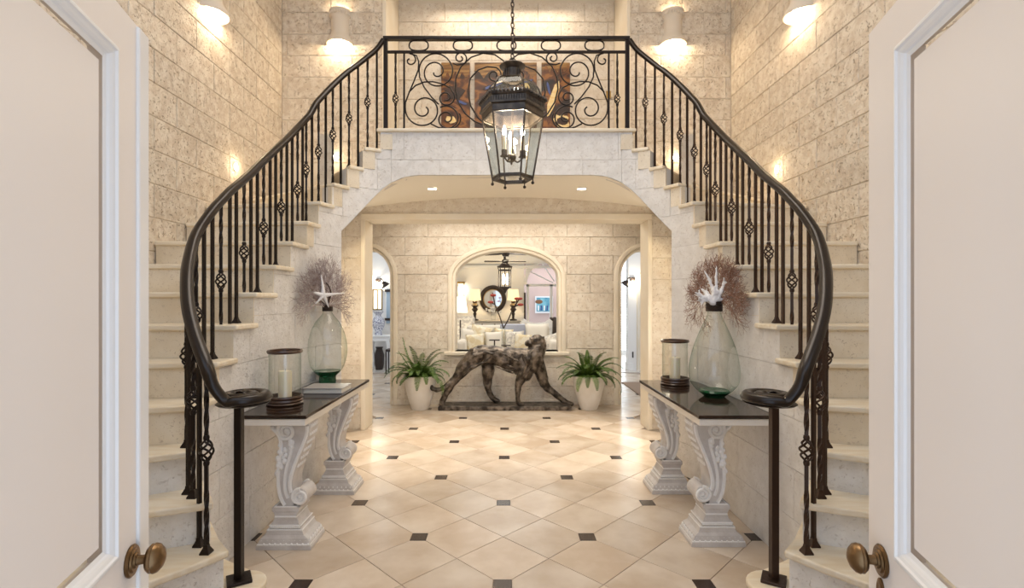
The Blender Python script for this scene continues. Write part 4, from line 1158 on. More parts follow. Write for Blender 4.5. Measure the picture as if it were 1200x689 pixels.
# trunk: overlapping masses
def E(cx_, cy_, rx, rz, ry, dy=0, rot=0):
    mb = MB().ball((0, 0, 0), 1, 16, 10); mb.xform(Matrix.Translation(SP(cx_, cy_, SY + dy)) @ Matrix.Rotation(rot, 4, 'Y') @ Matrix.Diagonal((rx * u_, ry * u_, rz * u_, 1))); b.add(mb.v, mb.f)
E(345, 262, 95, 58, 62, 0, -.5); E(300, 300, 80, 55, 58, 0, -.85); E(450, 262, 120, 62, 60, 0, .05); E(560, 292, 130, 82, 66, 0, .12); E(655, 318, 85, 95, 64, 0, .5)
E(700, 300, 72, 92, 60, 0, .2); E(640, 262, 90, 46, 54, 0, .05); E(665, 385, 48, 55, 52)
L([(690, 290, 72, 0), (735, 250, 62, 0), (760, 200, 48, 0)])          # neck
E(742, 168, 52, 44, 44); E(700, 182, 34, 26, 30, 0, .2); E(676, 188, 16, 18, 22); E(765, 182, 36, 50, 40)
L([(780, 150, 13, -.035), (790, 138, 6, -.04)]); L([(748, 142, 12, .045), (748, 132, 5, .05)])
E(712, 154, 26, 10, 34, 0, .35)
# legs
L([(330, 270, 62, -.06), (262, 335, 52, -.07), (215, 395, 36, -.075), (175, 450, 25, -.08), (135, 520, 19, -.08), (108, 570, 18, -.08)])
L([(108, 585, 20, -.08), (118, 592, 17, -.10)])
L([(410, 310, 50, .07), (412, 380, 42, .075), (408, 440, 32, .08), (410, 500, 22, .08), (440, 560, 19, .08), (462, 574, 18, .075), (482, 577, 12, .07)])
L([(655, 360, 46, -.06), (632, 420, 34, -.07), (612, 470, 23, -.075), (610, 530, 18, -.075), (614, 575, 18, -.075), (632, 586, 15, -.08), (648, 588, 10, -.08)])
L([(730, 300, 60, .05), (768, 380, 44, .06), (790, 455, 34, .065), (815, 490, 26, .065), (868, 532, 21, .065), (920, 572, 19, .06), (950, 592, 19, .055), (978, 598, 14, .05)])
# tail
L([(285, 262, 22, .02), (240, 325, 20, .0), (190, 410, 19, -.06), (150, 455, 18, -.12), (115, 478, 17, -.14), (80, 486, 16, -.15), (55, 478, 16, -.15), (44, 463, 15, -.15)])
# muscle ridges and folds
for P in ([(250, 320, 9, -.14), (320, 262, 9, -.175), (400, 235, 9, -.16), (450, 250, 8, -.165)], [(230, 400, 7, -.12), (300, 340, 9, -.17), (390, 300, 9, -.165), (430, 270, 8, -.17)], [(500, 240, 8, -.17), (560, 270, 9, -.185), (620, 300, 9, -.18)], [(640, 250, 8, -.15), (668, 320, 9, -.18), (640, 390, 8, -.15)],
          [(700, 240, 8, -.15), (700, 310, 9, -.17), (660, 400, 8, -.15)], [(470, 330, 7, -.15), (520, 350, 8, -.165), (580, 372, 8, -.16)], [(540, 320, 7, -.18), (600, 350, 8, -.18)], [(760, 200, 7, -.11), (775, 280, 8, -.10), (765, 350, 8, -.03)]):
    L(P, 8)
body = b.build('body', M['statue'], st)
rm = body.modifiers.new('remesh', 'REMESH'); rm.mode = 'VOXEL'; rm.voxel_size = .009; rm.use_smooth_shade = True
sm = body.modifiers.new('smooth', 'SMOOTH'); sm.factor = .5; sm.iterations = 2
tx = bpy.data.textures.new('hammered', 'CLOUDS'); tx.noise_scale = .09; tx.noise_depth = 3
dp = body.modifiers.new('hammered', 'DISPLACE'); dp.texture = tx; dp.strength = .026; dp.mid_level = .5; dp.texture_coords = 'GLOBAL'

# ================================================================== POTTED FERNS
def fern_pot(px, label, seed, up=False):
    y = 6.44; x = (px - CX) * y / FPX
    root = thing('potted_fern', label, 'plant', (x, y, 0))
    MB().lathe([(0, 0), (.104, 0), (.112, .012), (.148, .12), (.188, .28), (.204, .37), (.207, .410), (.215, .418), (.215, .436), (.190, .436), (.188, .39), (0, .39)], 36).build('pot', M['pot'], root, smooth=40, local=True)
    MB().lathe([(0, .405), (.188, .40)], 24).build('soil', M['soil'], root, local=True)
    rnd = random.Random(seed)
    def frond(az, l, el, droop):
        mb = MB(); n = 16; P = []; p = Vector((.05 * cos(az), .05 * sin(az), .40)); e = el
        for i in range(n + 1):
            P.append(p.copy()); st_ = l / n; p = p + Vector((cos(az) * cos(e), sin(az) * cos(e), sin(e))) * st_; e -= droop / n * (.5 + 1.2 * i / n); az2 = az
        mb.tube(P, [.0042 - .003 * i / n for i in range(n + 1)], 4)
        for i in range(2, n * 2):
            u = i / (n * 2); k = min(int(u * n), n - 1); q_ = P[k].lerp(P[k + 1], u * n - k); t = (P[k + 1] - P[k]).normalized()
            sd = Vector((-sin(az), cos(az), 0)); w = .050 * (sin(pi * min(1, u * .88 + .10)) ** .8) + .004
            upv = sd.cross(t)
            for s_ in (-1, 1):
                tip = q_ + sd * s_ * w + t * w * .42 - Vector((0, 0, w * .22)) + upv * rnd.uniform(-.006, .006)
                h = .0066
                mid = q_.lerp(tip, .45)
                mb.add([q_ - t * h * .5, q_ + t * h * .7, mid + t * h * 1.1 + upv * .003, tip, mid - t * h * .9 + upv * .003], [(0, 1, 2, 4), (4, 2, 3)])
        return mb.build('frond', M['fern'], root, local=True)
    N_ = 50
    for i in range(N_):
        az = 2 * pi * (i * .381966) + rnd.uniform(-.2, .2); lay = i / N_
        c = sin(az)      # fronds towards the wall stay shorter
        l = rnd.uniform(.38, .55) * (.5 if c > .3 else .8 if c > -.1 else 1.0)
        frond(az, l, radians(30 + 54 * lay + rnd.uniform(-8, 8)), rnd.uniform(1.3, 2.3) * (1.25 - .5 * lay))
    if up:
        frond(radians(172), .56, radians(66), -.2); frond(radians(185), .42, radians(60), .15)
    else:
        frond(radians(95), .36, radians(86), .1); frond(radians(200), .34, radians(80), .3); frond(radians(-20), .34, radians(80), .3)
    return root
fern_pot(492.5, 'green fern in a tapered white pot left of the statue, one frond upright', 5, True)
fern_pot(690, 'bushy green fern in a tapered white pot right of the statue', 8)

# ================================================================== LIVING ROOM SEEN THROUGH THE ARCHED WINDOW
YL = 14.0
def RP(px, py, y): return ((px - CX) * y / FPX, EYE + (CY - py) * y / FPX)
lw = MB().box(-2.2, .50, YL, YL + .2, 0, 3.2)
tag(lw.box(1.66, 2.3, YL, YL + .2, 0, 3.2).box(.50, 1.66, YL, YL + .2, 2.55, 3.2).build('wall_living_room', M['white']), kind='structure')
for sgn, nm in ((-1, 'wall_living_left'), (1, 'wall_living_right')):
    tag(MB().box(*sorted((sgn * 1.50, sgn * 1.575)), 6.98, YL, 0, 3.3).build(nm, M['white']), kind='structure')
clr = MB().box(-2.1, 2.1, 6.98, 12.2, 3.05, 3.15).hexa([(-2.1, 12.2, 3.05), (2.1, 12.2, 3.05), (2.1, YL, 2.42), (-2.1, YL, 2.42), (-2.1, 12.2, 3.15), (2.1, 12.2, 3.15), (2.1, YL, 2.52), (-2.1, YL, 2.52)])
tag(clr.build('ceiling_living_room', M['white']), kind='structure')
cr = MB().box(-2.0, 2.0, YL - .06, YL, 2.30, 2.38).box(-2.0, 2.0, 12.5, 12.64, 2.72, 2.88)
tag(cr.build('trim_cornice', M['white'], bevel=.01), kind='structure')
# fanlight and doorway in the far wall
fl = thing('fanlight', 'white half-round fanlight with radial bars over the far doorway', 'window', (1.39, YL, 1.8))
fcx, fz = RP(652, 333.5, YL); fr_ = .86
for k in range(7):
    a = pi * k / 6 if k else 0.02
    MB().tube([(fcx + .10 * cos(a), YL + .05, fz + .10 * sin(a)), (fcx + fr_ * cos(a) * .98, YL + .05, fz + .74 * sin(a))], .016, 4).build('muntin', M['white'], fl)
MB().loft([[(fcx + (fr_ + e) * cos(pi * i / 20), YL + yo, fz + (.74 + e) * sin(pi * i / 20)) for i in range(21)] for e, yo in ((-.03, .1), (-.03, -.03), (.06, -.03), (.06, .1))], closed=False).build('arch_frame', M['white'], fl, smooth=40)
MB().box(fcx - fr_, fcx + .3, YL - .02, YL + .1, fz - .05, fz + .02).build('transom', M['white'], fl)
sp_ = MB(); P = [(fcx + fr_ * cos(pi * i / 20), fz + .74 * sin(pi * i / 20)) for i in range(21)]
for (a, b_), (c, d) in zip(P, P[1:]): sp_.hexa([(c, YL, d), (a, YL, b_), (a, YL + .1, b_), (c, YL + .1, d), (c, YL, 2.6), (a, YL, 2.6), (a, YL + .1, 2.6), (c, YL + .1, 2.6)])
tag(sp_.build('wall_fanlight_spandrel', M['white']), kind='structure')
for px in (618.5, 646): x, _ = RP(px, 0, YL); MB().box(x - .035, x + .035, YL - .02, YL + .1, 0, fz).build('door_post', M['white'], fl)
x_, _ = RP(615.2, 0, YL); MB().box(x_ - .03, x_ + .02, YL - .06, YL + .02, .5, 1.62).build('dark_door_edge', M['dark'], fl)
tag(MB().box(.2, 3.2, 17.0, 17.2, 0, 3.3).build('wall_far_room', M['pink']), kind='structure')
tag(MB().box(.1, 3.2, 14.2, 17.2, 3.2, 3.3).build('ceiling_far_room', M['white']), kind='structure')
bp = thing('painting', 'small blue and white beach painting in the room past the fanlight', 'painting', (1.3, 16.95, 1.5))
x0, z1 = RP(627, 347, 16.95); x1, z0 = RP(648, 367, 16.95)
MB().box(x0, x1, 16.93, 16.99, z0, z1).build('frame', M['white'], bp)
pb_ = MB().box(x0 + .05, x1 - .04, 16.92, 16.935, z0 + .06, z1 - .05).build('canvas', mat('painted_sea', (.04, .22, .34), .5, col2=(.25, .55, .62), nscale=5), bp)
for i in range(5):
    a = x0 + .09 + i * .10; MB().box(a, a + .045, 16.912, 16.92, z0 + .09, z0 + .26).build('painted_figure', pblue if i % 2 else M['white'], pb_)
MB().ball((x0 + .13, 16.915, z1 - .19), .10, 12, 6, (1.3, .08, .7)).build('painted_umbrella', mat('painted_umbrella_brown', (.22, .10, .04), .5), pb_, smooth=60)
dk = thing('sculpture', 'dark tall carved sculpture at the right edge of the arched window', 'sculpture', (1.0, 10.6, 0))
xx, zz = RP(651, 374, 10.6); m_ = MB()
m_.limb([(xx + .02, 10.6, .0), (xx + .01, 10.6, .55), (xx, 10.6, .72), (xx + .02, 10.6, .95), (xx - .02, 10.6, zz)], [.10, .09, .07, .085, .05], 10)
m_.limb([(xx - .02, 10.6, zz - .02), (xx - .10, 10.6, zz + .02)], [.045, .025], 8); m_.build('figure', M['dark'], dk, smooth=60)
# round mirror
mx, mz = RP(577.5, 350.5, YL)
mi = thing('mirror', 'round mirror with a thick dark frame on the living room far wall', 'mirror', (mx, YL, mz))
MB().tube([(.315 * cos(2 * pi * k / 36), -.05, .325 * sin(2 * pi * k / 36)) for k in range(36)], .062, 10, closed=True).build('frame', M['dark'], mi, smooth=60, local=True)
MB().tube([(.262 * cos(2 * pi * k / 36), -.075, .272 * sin(2 * pi * k / 36)) for k in range(36)], .014, 6, closed=True).build('inner_rim', M['gold'], mi, smooth=60, local=True)
l = MB().lathe([(0, .0), (.27, .0), (.27, .02), (0, .02)], 36); l.xform(Matrix.Rotation(pi / 2, 4, 'X')).build('glass', M['mirror'], mi, local=True)
# console under the mirror with two lamps and flowers
x0, zt0 = RP(551, 375.5, 13.6); x1, _ = RP(609, 375.5, 13.6)
sb = thing('sideboard', 'pale limed sideboard below the round mirror behind the sofa', 'sideboard', ((x0 + x1) / 2, 13.6, 0))
MB().box(x0, x1, 13.4, 13.85, 0, zt0 - .03).build('body', M['greywood'], sb)
MB().box(x0 - .03, x1 + .03, 13.37, 13.88, zt0 - .03, zt0).build('top', M['greywood'], sb, bevel=.006)
for i in range(4):
    a = x0 + (x1 - x0) * (i + .05) / 4; MB().box(a, a + (x1 - x0) * .225, 13.388, 13.40, .12, zt0 - .08).build('door', M['white'], sb, bevel=.004)
def table_lamp(px, lab):
    x, _ = RP(px, 0, 13.6); root = thing('table_lamp', lab, 'lamp', (x, 13.6, zt0)); s = 13.6 / FPX
    z_ = lambda py: (CY - py) * s + EYE - zt0
    MB().lathe([(.0, 0), (.10, 0), (.10, .03), (.03, .05), (.035, .14), (.05, .18), (.03, .22), (.09, .30), (.05, .35), (.10, .41), (.05, .47), (.07, .52), (.015, .56), (.012, z_(352) + .05), (0, z_(352) + .05)], 14).build('base', M['dark'], root, smooth=50, local=True)
    MB().lathe([(.17, z_(352)), (.135, z_(339)), (.128, z_(339)), (.163, z_(352))], 24).build('shade', M['lampshade'], root, smooth=50, local=True)
    lamp('POINT', (x, 13.6, zt0 + z_(346)), 9, (1, .80, .5), .05, name='table_lamp_light')
table_lamp(556.5, 'table lamp with dark carved base and lit cream shade left of the round mirror')
table_lamp(601.5, 'table lamp with dark carved base and lit cream shade right of the round mirror')
fx0, fz0 = RP(578, 376, 13.45)
fv = thing('flower_vase', 'glass vase of white flowers on the sideboard below the mirror', 'flowers', (fx0, 13.5, zt0))
MB().lathe([(.04, 0), (.06, .03), (.07, .14), (.05, .18)], 16).build('vase', M['clear'], fv, smooth=50, local=True)
fm = MB(); rnd = random.Random(9)
for i in range(40): a = rnd.uniform(0, 2 * pi); r = rnd.uniform(0, .20); fm.ball((r * cos(a), r * .5 * sin(a), .22 + rnd.uniform(0, .16)), .03, 6, 5)
fo = fm.build('blossoms', M['petal'], fv, smooth=60, local=True); fo['kind'] = 'stuff'
# white-shaded lamp and gilt figure at the left
x, z = RP(539.5, 366, 11.5)
wl = thing('floor_lamp', 'lamp with glowing white shade at the left edge of the arched window', 'lamp', (x, 11.5, 0))
MB().lathe([(.13, 0), (.13, .02), (.02, .03), (.015, .95), (0, .95)], 16).build('stand', M['dark'], wl, smooth=50, local=True)
s = 11.5 / FPX
MB().lathe([(.17, EYE + (CY - 366) * s), (.11, EYE + (CY - 347.5) * s)], 24).build('shade', M['white_glow'], wl, smooth=50, local=True)
lamp('POINT', (x, 11.5, 1.3), 8, (1, .9, .75), .06, name='floor_lamp_light')
gx, gz = RP(537.5, 340, 13.2)
gf = thing('gilt_figure', 'gilt figure on the far wall above the white lamp shade', 'lantern', (gx, YL - .1, gz))
MB().box(-.10, .10, -.07, .1, -.34, -.30).box(-.10, .10, -.07, .1, .20, .25).box(-.10, -.08, -.07, -.05, -.3, .2).box(.08, .10, -.07, -.05, -.3, .2).build('frame', M['gold'], gf, local=True)
MB().ball((0, 0, .0), .06, 10, 8, (1, 1, 2)).build('bulb', M['bulb_soft'], gf, smooth=60, local=True)  # glow added inside the gilt figure
# ceiling fans
def fan(px, py, y, blades, lab, ph, rad, zc):
    x, z = RP(px, py, y); root = thing('ceiling_fan', lab, 'ceiling fan', (x, y, z))
    MB().lathe([(0, -.05), (.05, -.045), (.075, -.01), (.075, .03), (.04, .055), (.014, .06), (.012, zc - z), (0, zc - z)], 16).build('motor', M['dark'], root, smooth=40, local=True)
    for k in range(blades):
        a = 2 * pi * k / blades + ph; mb = MB().prism([(.07, -.016), (.16, -.05), (rad, -.055), (rad + .01, 0), (rad, .055), (.16, .05), (.07, .016)], -.004, .004)
        mb.xform(Matrix.Rotation(a, 4, 'Z') @ Matrix.Rotation(.2, 4, 'X')); mb.build('blade', M['dark'], root, local=True)
fan(592, 306.5, 11.2, 4, 'dark ceiling fan with level blades hanging above the small lantern in the living room', .06, .46, 3.05)
fan(592.5, 297.5, 9.2, 5, 'nearer dark ceiling fan partly hidden by the top of the window arch', .3, .42, 3.05)
x, z = RP(591.5, 327, 12.0); s = 12.0 / FPX
hl = thing('hanging_lantern', 'small dark lantern hanging in front of the round mirror in the living room', 'lantern', (x, 12.0, z))
mb = MB()
for z_, r in ((-.20, .145), (.21, .145), (.30, .17)): mb.tube([(r * cos(2 * pi * k / 8), r * sin(2 * pi * k / 8), z_) for k in range(8)], .016, 5, closed=True)
for k in range(8):
    a = 2 * pi * k / 8; mb.tube([(.145 * cos(a), .145 * sin(a), -.22), (.145 * cos(a), .145 * sin(a), .22), (.17 * cos(a), .17 * sin(a), .31)], .011, 4)
mb.build('frame', M['dark'], hl, local=True)
MB().lathe([(.17, .28), (.10, .36), (.03, .42), (.02, 3.05 - z), (0, 3.05 - z)], 12).lathe([(.14, -.2), (.06, -.26), (.02, -.34), (0, -.35)], 12).build('crown', M['dark'], hl, smooth=50, local=True)
for k in range(3):
    a = 2 * pi * k / 3; MB().lathe([(0, -.12), (.022, -.12), (.024, .06), (.01, .12), (0, .13)], 8, (.06 * cos(a), .06 * sin(a), 0)).build('bulb', M['bulb_soft'], hl, smooth=50, local=True)
# sofa with cushions
SYY = 10.3
x0, zs = RP(541, 380, SYY); x1, _ = RP(650, 380, SYY)
so = thing('sofa', 'ivory linen sofa with rolled arms seen through the arched window', 'sofa', ((x0 + x1) / 2, SYY, 0))
MB().box(x0 + .1, x1 - .1, SYY + .05, SYY + .30, .25, zs - .03).build('backrest', M['fabric'], so, bevel=.05)
MB().box(x0 + .1, x1 - .1, SYY - .65, SYY + .05, .06, .42).build('seat', M['fabric'], so, bevel=.04)
for xa in (x0 + .05, x1 - .05): MB().box(xa - .09, xa + .09, SYY - .65, SYY + .25, .06, .62).build('arm', M['fabric'], so, bevel=.06)
def cushion(px, py, w, h, m_, lab, y, rot=0.0, tilt=.25):
    x, z = RP(px, py, y); rings = []; n = 10
    mb = MB()
    vs, fs = [], []
    for side in (-1, 1):
        for j in range(n + 1):
            for i in range(n + 1):
                u, v = -1 + 2 * i / n, -1 + 2 * j / n
                e = 1 - .10 * (1 - u * u) * abs(v) ** 3; f = 1 - .10 * (1 - v * v) * abs(u) ** 3
                th_ = .075 * ((1 - u ** 4) * (1 - v ** 4)) ** .6
                vs.append((u * w / 2 * f, side * th_, v * h / 2 * e))
    N1 = (n + 1) ** 2
    for k in range(2):
        for j in range(n):
            for i in range(n):
                a = k * N1 + j * (n + 1) + i; fs.append((a, a + 1, a + n + 2, a + n + 1))
    mb.add(vs, fs); mb.xform(Matrix.Rotation(rot, 4, 'Y') @ Matrix.Rotation(-tilt, 4, 'X'))
    o = mb.build('cushion', m_, None, smooth=70, local=True, weld=True); o.location = (x, y, z); tag(o, lab, 'cushion', 'cushions on the sofa')
cushion(551, 396, .44, .40, M['fabric'], 'ivory cushion at the left end of the sofa', SYY - .12, .08)
cushion(557, 401, .38, .34, M['fabric_gold'], 'gold patterned cushion leaning in front of the left end cushion', SYY - .28, -.1)
cushion(562.5, 393, .44, .42, M['fabric_gold'], 'pale gold cushion second along the sofa back', SYY - .10, .25)
cushion(579, 399, .40, .38, M['fabric'], 'ivory cushion left of the middle of the sofa', SYY - .20, -.04)
cushion(589.5, 396, .40, .40, M['fabric_gold'], 'gold patterned cushion in the middle of the sofa', SYY - .08, .1)
cushion(603, 399, .40, .40, M['fabric_grey'], 'grey medallion cushion right of the middle of the sofa', SYY - .22, -.02)
cushion(612.5, 401, .34, .34, M['fabric_gold'], 'plain yellow cushion just left of the statue head', SYY - .34, .12)
cushion(629, 391, .50, .44, M['fabric'], 'ivory cushion behind the head of the statue', SYY - .10, .02)
cushion(645, 402, .36, .36, M['fabric_grey'], 'pale cushion at the right end of the sofa', SYY - .2, -.25)
tb = MB(); x, z = RP(603, 380.5, SYY + .1); tb.box(x - .30, x + .42, SYY + .03, SYY + .32, zs - .03, zs - .008).box(x - .30, x + .42, SYY + .034, SYY + .049, zs - .22, zs - .008)
tag(tb.build('throw', M['throw'], None, bevel=.012), 'blue grey throw folded over the sofa back', 'throw')
# white lounge chair and patterned armchair behind
x, z = RP(629, 378, 12.0)
lc = thing('armchair', 'white curved armchair back rising behind the right end of the sofa', 'chair', (x, 12.0, 0))
P = [(-.34, 12.0 - 12, z + .06), (-.20, 0, z - .03), (0, .06, z - .06), (.20, 0, z - .03), (.34, 0, z + .05)]
MB().sweep(catmull([(p[0], p[1] if i else 0, p[2]) for i, p in enumerate(P)], 5), [(-.06, -.14), (.06, -.14), (.07, .0), (.05, .05), (-.05, .05), (-.07, 0)]).build('backrest', M['white'], lc, smooth=50, local=True)
MB().box(-.36, .36, -.5, .1, 0, .5).box(-.36, .36, -.02, .1, .3, z - .15).build('seat', M['white'], lc, local=True, bevel=.04)
x, z = RP(541, 377, 11.6)
ac = thing('armchair', 'grey patterned armchair at the left behind the sofa', 'chair', (x, 11.9, 0))
MB().box(-.28, .28, .1, .26, .3, z + .12).build('backrest', M['fabric_grey'], ac, local=True, bevel=.07)
MB().box(-.30, .30, -.45, .12, 0, .48).build('seat', M['fabric_grey'], ac, local=True, bevel=.05)
# branches with red flowers in a vase in front of the sofa
x, z = RP(590, 383, 9.3); s = 9.3 / FPX
fa = thing('flower_arrangement', 'two crossing stems with red flowers rising before the round mirror', 'flowers', (x, 9.3, 0))
def BPt(px, py): a, b_ = RP(px, py, 9.3); return (a - x, 0, b_)
MB().lathe([(.10, .40), (.11, .42), (.045, .55), (.035, z - .04), (.042, z), (.03, z), (.03, .6)], 20).build('vase', M['clear'], fa, smooth=50, local=True)
MB().box(-.3, .3, -.2, .2, .36, .40).box(-.28, -.22, -.18, .18, 0, .36).box(.22, .28, -.18, .18, 0, .36).build('stand', M['dark'], fa, local=True)
for P in (((590, 385), (586, 372), (580, 357), (577, 343)), ((590, 385), (596, 374), (601, 362), (609, 350)), ((580, 357), (575, 354)), ((601, 362), (605, 356), (606, 350)), ((603, 359), (610, 357))):
    MB().tube([BPt(*p) for p in P], .012, 5).build('stem', M['twig'], fa, smooth=60, local=True)
for px, py in ((575, 354), (609, 350), (606, 350), (610, 357), (578, 346)):
    p = BPt(px, py); MB().ball(p, .045, 8, 6, (1.3, .6, .6)).build('flower', M['red'], fa, smooth=60, local=True)
for px, py, w in ((579.5, 398.2, .19), (593, 404.5, .17)):
    x, z = RP(px, py, 9.0); t = thing('candle_stand', 'dark flat topped candle stand in front of the sofa, ' + ('the left and higher one' if px < 590 else 'the right and lower one'), 'stand', (x, 9.0, 0))
    MB().box(-w / 2, w / 2, -.06, .06, z - .012, z + .004).build('tray', M['dark'], t, local=True); MB().box(-.012, .012, -.012, .012, 0, z - .012).build('stem', M['dark'], t, local=True)

# ================================================================== SIDE HALL ON THE LEFT
tag(MB().box(-4.2, -2.10, 10.35, 10.5, 0, 3.3).build('wall_side_hall', M['white']), kind='structure')
tag(MB().box(-4.5, -2.1, 6.98, 10.5, 3.0, 3.1).build('ceiling_side_hall', M['white']), kind='structure')
tag(MB().box(-4.3, -4.2, 6.98, 10.5, 0, 3.1).build('wall_side_hall_left', M['white']), kind='structure')
yc_ = 10.0; x0, zt1 = RP(432.5, 392.5, yc_); x1, _ = RP(459, 392.5, yc_)
ct = thing('console_table', 'white carved side table with curved legs in the left side hall', 'table', ((x0 + x1) / 2, yc_, 0))
MB().box(x0, x1, yc_ - .2, yc_ + .2, zt1 - .025, zt1).build('top', M['white'], ct, bevel=.006)
MB().box(x0 + .03, x1 - .03, yc_ - .17, yc_ + .17, zt1 - .11, zt1 - .025).build('apron', M['white'], ct, bevel=.006)
for xx in (x0 + .05, x1 - .05):
    for yy in (yc_ - .15, yc_ + .15):
        d = .035 if xx < (x0 + x1) / 2 else -.035
        MB().tube(catmull([(xx, yy, zt1 - .1), (xx - d * .6, yy, zt1 - .25), (xx + d * .5, yy, .25), (xx - d * .3, yy, .06), (xx - d * .8, yy, 0.01)], 4), [.036 - .018 * i / 16 for i in range(17)], 8).build('leg', M['white'], ct, smooth=60)
x, _ = RP(443.5, 0, yc_)
pv = thing('vase', 'blue and white porcelain jar on the side hall table', 'vase', (x, yc_, zt1))
MB().lathe([(0, 0), (.07, 0), (.075, .03), (.06, .06), (.115, .17), (.13, .25), (.10, .33), (.055, .38), (.055, .41), (.10, .46), (.10, .475), (.045, .47), (.045, .36)], 24).build('body', M['porcelain'], pv, smooth=60, local=True)
x0, z1 = RP(436.5, 339, 10.3); x1, z0 = RP(447.5, 363, 10.3)
pf = thing('framed_picture', 'small gilt framed picture above the porcelain jar', 'mirror', ((x0 + x1) / 2, 10.33, z0))
fr2 = MB().box(x0, x1, 10.31, 10.345, z0, z0 + .02).box(x0, x1, 10.31, 10.345, z1 - .02, z1).box(x0, x0 + .02, 10.31, 10.345, z0, z1).box(x1 - .02, x1, 10.31, 10.345, z0, z1).box((x0 + x1) / 2 - .012, (x0 + x1) / 2 + .012, 10.31, 10.345, z0, z1)
fr2.build('frame', M['gold'], pf); MB().box(x0 + .01, x1 - .01, 10.328, 10.34, z0 + .01, z1 - .01).build('panel', M['white_glow'], pf)  # picture panel made to glow: light falling on it put into the emission
urn = thing('urn', 'dark urn standing on the floor under the side hall table', 'urn', (RP(444.5, 0, 10.1)[0], 10.1, 0))
MB().lathe([(0, 0), (.07, 0), (.09, .1), (.10, .3), (.06, .42), (.08, .46), (0, .46)], 18).build('body', M['dark'], urn, smooth=60, local=True)
def gooseneck(px, py, y, d, lab):
    x, z = RP(px, py, y); root = thing('wall_lamp', lab, 'lamp', (x, y, z))
    MB().lathe([(0, 0), (.05, 0), (.05, .02), (0, .025)], 14).xform(Matrix.Rotation(pi / 2, 4, 'X')).build('wall_plate', M['dark'], root, smooth=50, local=True)
    MB().tube(catmull([(0, -.02, 0), (d * .04, -.06, .03), (d * .10, -.09, .03), (d * .14, -.10, -.02)], 5), .011, 6).build('arm', M['dark'], root, smooth=60, local=True)
    hd = MB().lathe([(.02, .05), (.05, .03), (.09, -.05), (.08, -.05), (.015, .04)], 16); hd.xform(Matrix.Translation((d * .16, -.12, -.07)) @ Matrix.Rotation(-d * .6, 4, 'Y')).build('shade', M['dark'], root, smooth=50, local=True)
    lamp('POINT', (x - d * .02, y - .09, z - .06), 5, (1, .88, .66), .03, name='wall_lamp_light')
gooseneck(443, 329, 10.34, 1, 'black swan-neck wall lamp above the framed picture in the left side hall')
x0, z1 = RP(452.5, 338, 10.3); x1, z0 = RP(459, 379, 10.3)
wn = thing('wall_mirror', 'narrow blue grey glazed panel on the side hall wall beside the jar', 'mirror', (x0, 10.33, z0))
MB().box(x0, x1, 10.32, 10.345, z0, z1).build('glass', mat('grey_blue_glass', (.36, .46, .56), .2), wn)
for z_ in (z0 + .06, z1 - .07): MB().box(x0 - .03, x1, 10.30, 10.34, z_, z_ + .05).build('clip', M['dark'], wn)
x, _ = RP(457, 0, 9.6)
bs = thing('stool', 'dark low stool in the side hall half hidden by the door moulding', 'stool', (x, 9.6, 0))
MB().box(-.06, .16, -.12, .12, .42, .47).build('seat', M['dark'], bs, local=True, bevel=.01)
for a in (-.05, .13):
    for b_ in (-.1, .1): MB().box(a - .012, a + .012, b_ - .012, b_ + .012, 0, .42).build('leg', M['dark'], bs, local=True)

# ================================================================== SIDE HALL ON THE RIGHT
tag(MB().box(2.44, 4.5, 10.0, 10.18, 0, 3.2).build('wall_garden_hall', M['white']), kind='structure')
tag(MB().box(2.10, 4.5, 13.0, 13.2, 0, 3.2).build('wall_garden', M['white']), kind='structure')
tag(MB().box(2.1, 4.5, 6.98, 13.2, 3.2, 3.3).build('ceiling_garden_hall', M['white']), kind='structure')
tag(MB().box(4.4, 4.5, 6.98, 13.2, 0, 3.3).build('wall_garden_right', M['white']), kind='structure')
tag(MB().box(2.435, 2.52, 9.97, 10.0, 0, .15).box(2.425, 2.44, 9.97, 10.2, 0, .15).build('baseboard_garden_hall', M['white'], bevel=.006), kind='structure')
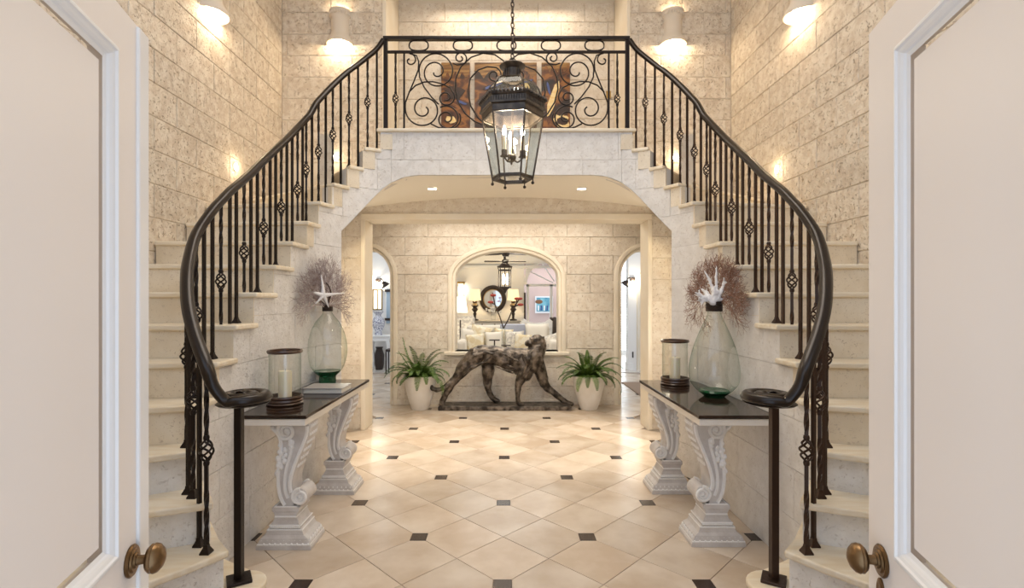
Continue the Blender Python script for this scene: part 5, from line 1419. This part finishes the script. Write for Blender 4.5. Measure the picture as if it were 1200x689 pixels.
# louvred doors lit by the garden
ys = 12.9; x0, z1 = RP(722, 314, ys); x1, z0 = RP(743, 417, ys)
sh = thing('louvred_door', 'tall white louvred door glowing with daylight at the end of the right hall', 'door', ((x0 + x1) / 2, ys, 0))
MB().box(x0, x1, ys + .06, ys + .08, .02, z1).build('sunlit_opening', M['daylight'], sh)
for a, b_ in ((x0, x0 + .05), (x1 - .05, x1)): MB().box(a, b_, ys - .03, ys + .05, .0, z1).build('stile', M['white'], sh)
for a, b_ in ((0.0, .12), (1.05, 1.13), (z1 - .08, z1)): MB().box(x0, x1, ys - .03, ys + .05, a, b_).build('rail', M['white'], sh)
z = .15
while z < z1 - .1:
    if not 1.0 < z < 1.13:
        MB().hexa([(x0 + .05, ys - .02, z), (x1 - .05, ys - .02, z), (x1 - .05, ys + .03, z + .035), (x0 + .05, ys + .03, z + .035), (x0 + .05, ys - .02, z + .008), (x1 - .05, ys - .02, z + .008), (x1 - .05, ys + .03, z + .043), (x0 + .05, ys + .03, z + .043)]).build('louvre', M['white'], sh)
    z += .062
# arched cream door with hinges
x0 = RP(749.5, 0, 10)[0]; x1 = x0 + .8
dr = thing('door_3', None, None, ((x0 + x1) / 2, 9.98, 0), kind='structure')
A_ = Arch((x0 + x1) / 2, .40, 0, 1.72, .40)
MB().extr_y([(x, z) for x, z in A_.path(-.03)], 9.96, 9.99).build('leaf', M['cream'], dr)
surround(A_, dr, M['cream'], 10.0, [(-.03, 0), (-.03, .05), (.05, .05), (.06, 0)])
for z_ in (.32, 1.0, 1.62): MB().tube([(x0 + .04, 9.955, z_), (x0 + .04, 9.955, z_ + .09)], .010, 8).build('hinge', M['dark'], dr)
gooseneck(741.5, 327.5, 9.98, -1, 'black swan-neck wall lamp on the wall end in the right hall')
swx, swz = RP(741.5, 415, 10); s_ = thing('light_switch', 'dark narrow switch plate low on the wall end in the right hall', 'switch', (swx, 9.99, swz))
MB().box(-.012, .012, -.008, .01, -.07, .05).build('plate', M['dark'], s_, local=True)
rg = MB().box(1.96, 3.2, 7.35, 8.5, .001, .012).build('rug', M['rug']); tag(rg, 'brown woven rug on the floor of the right hall', 'rug')
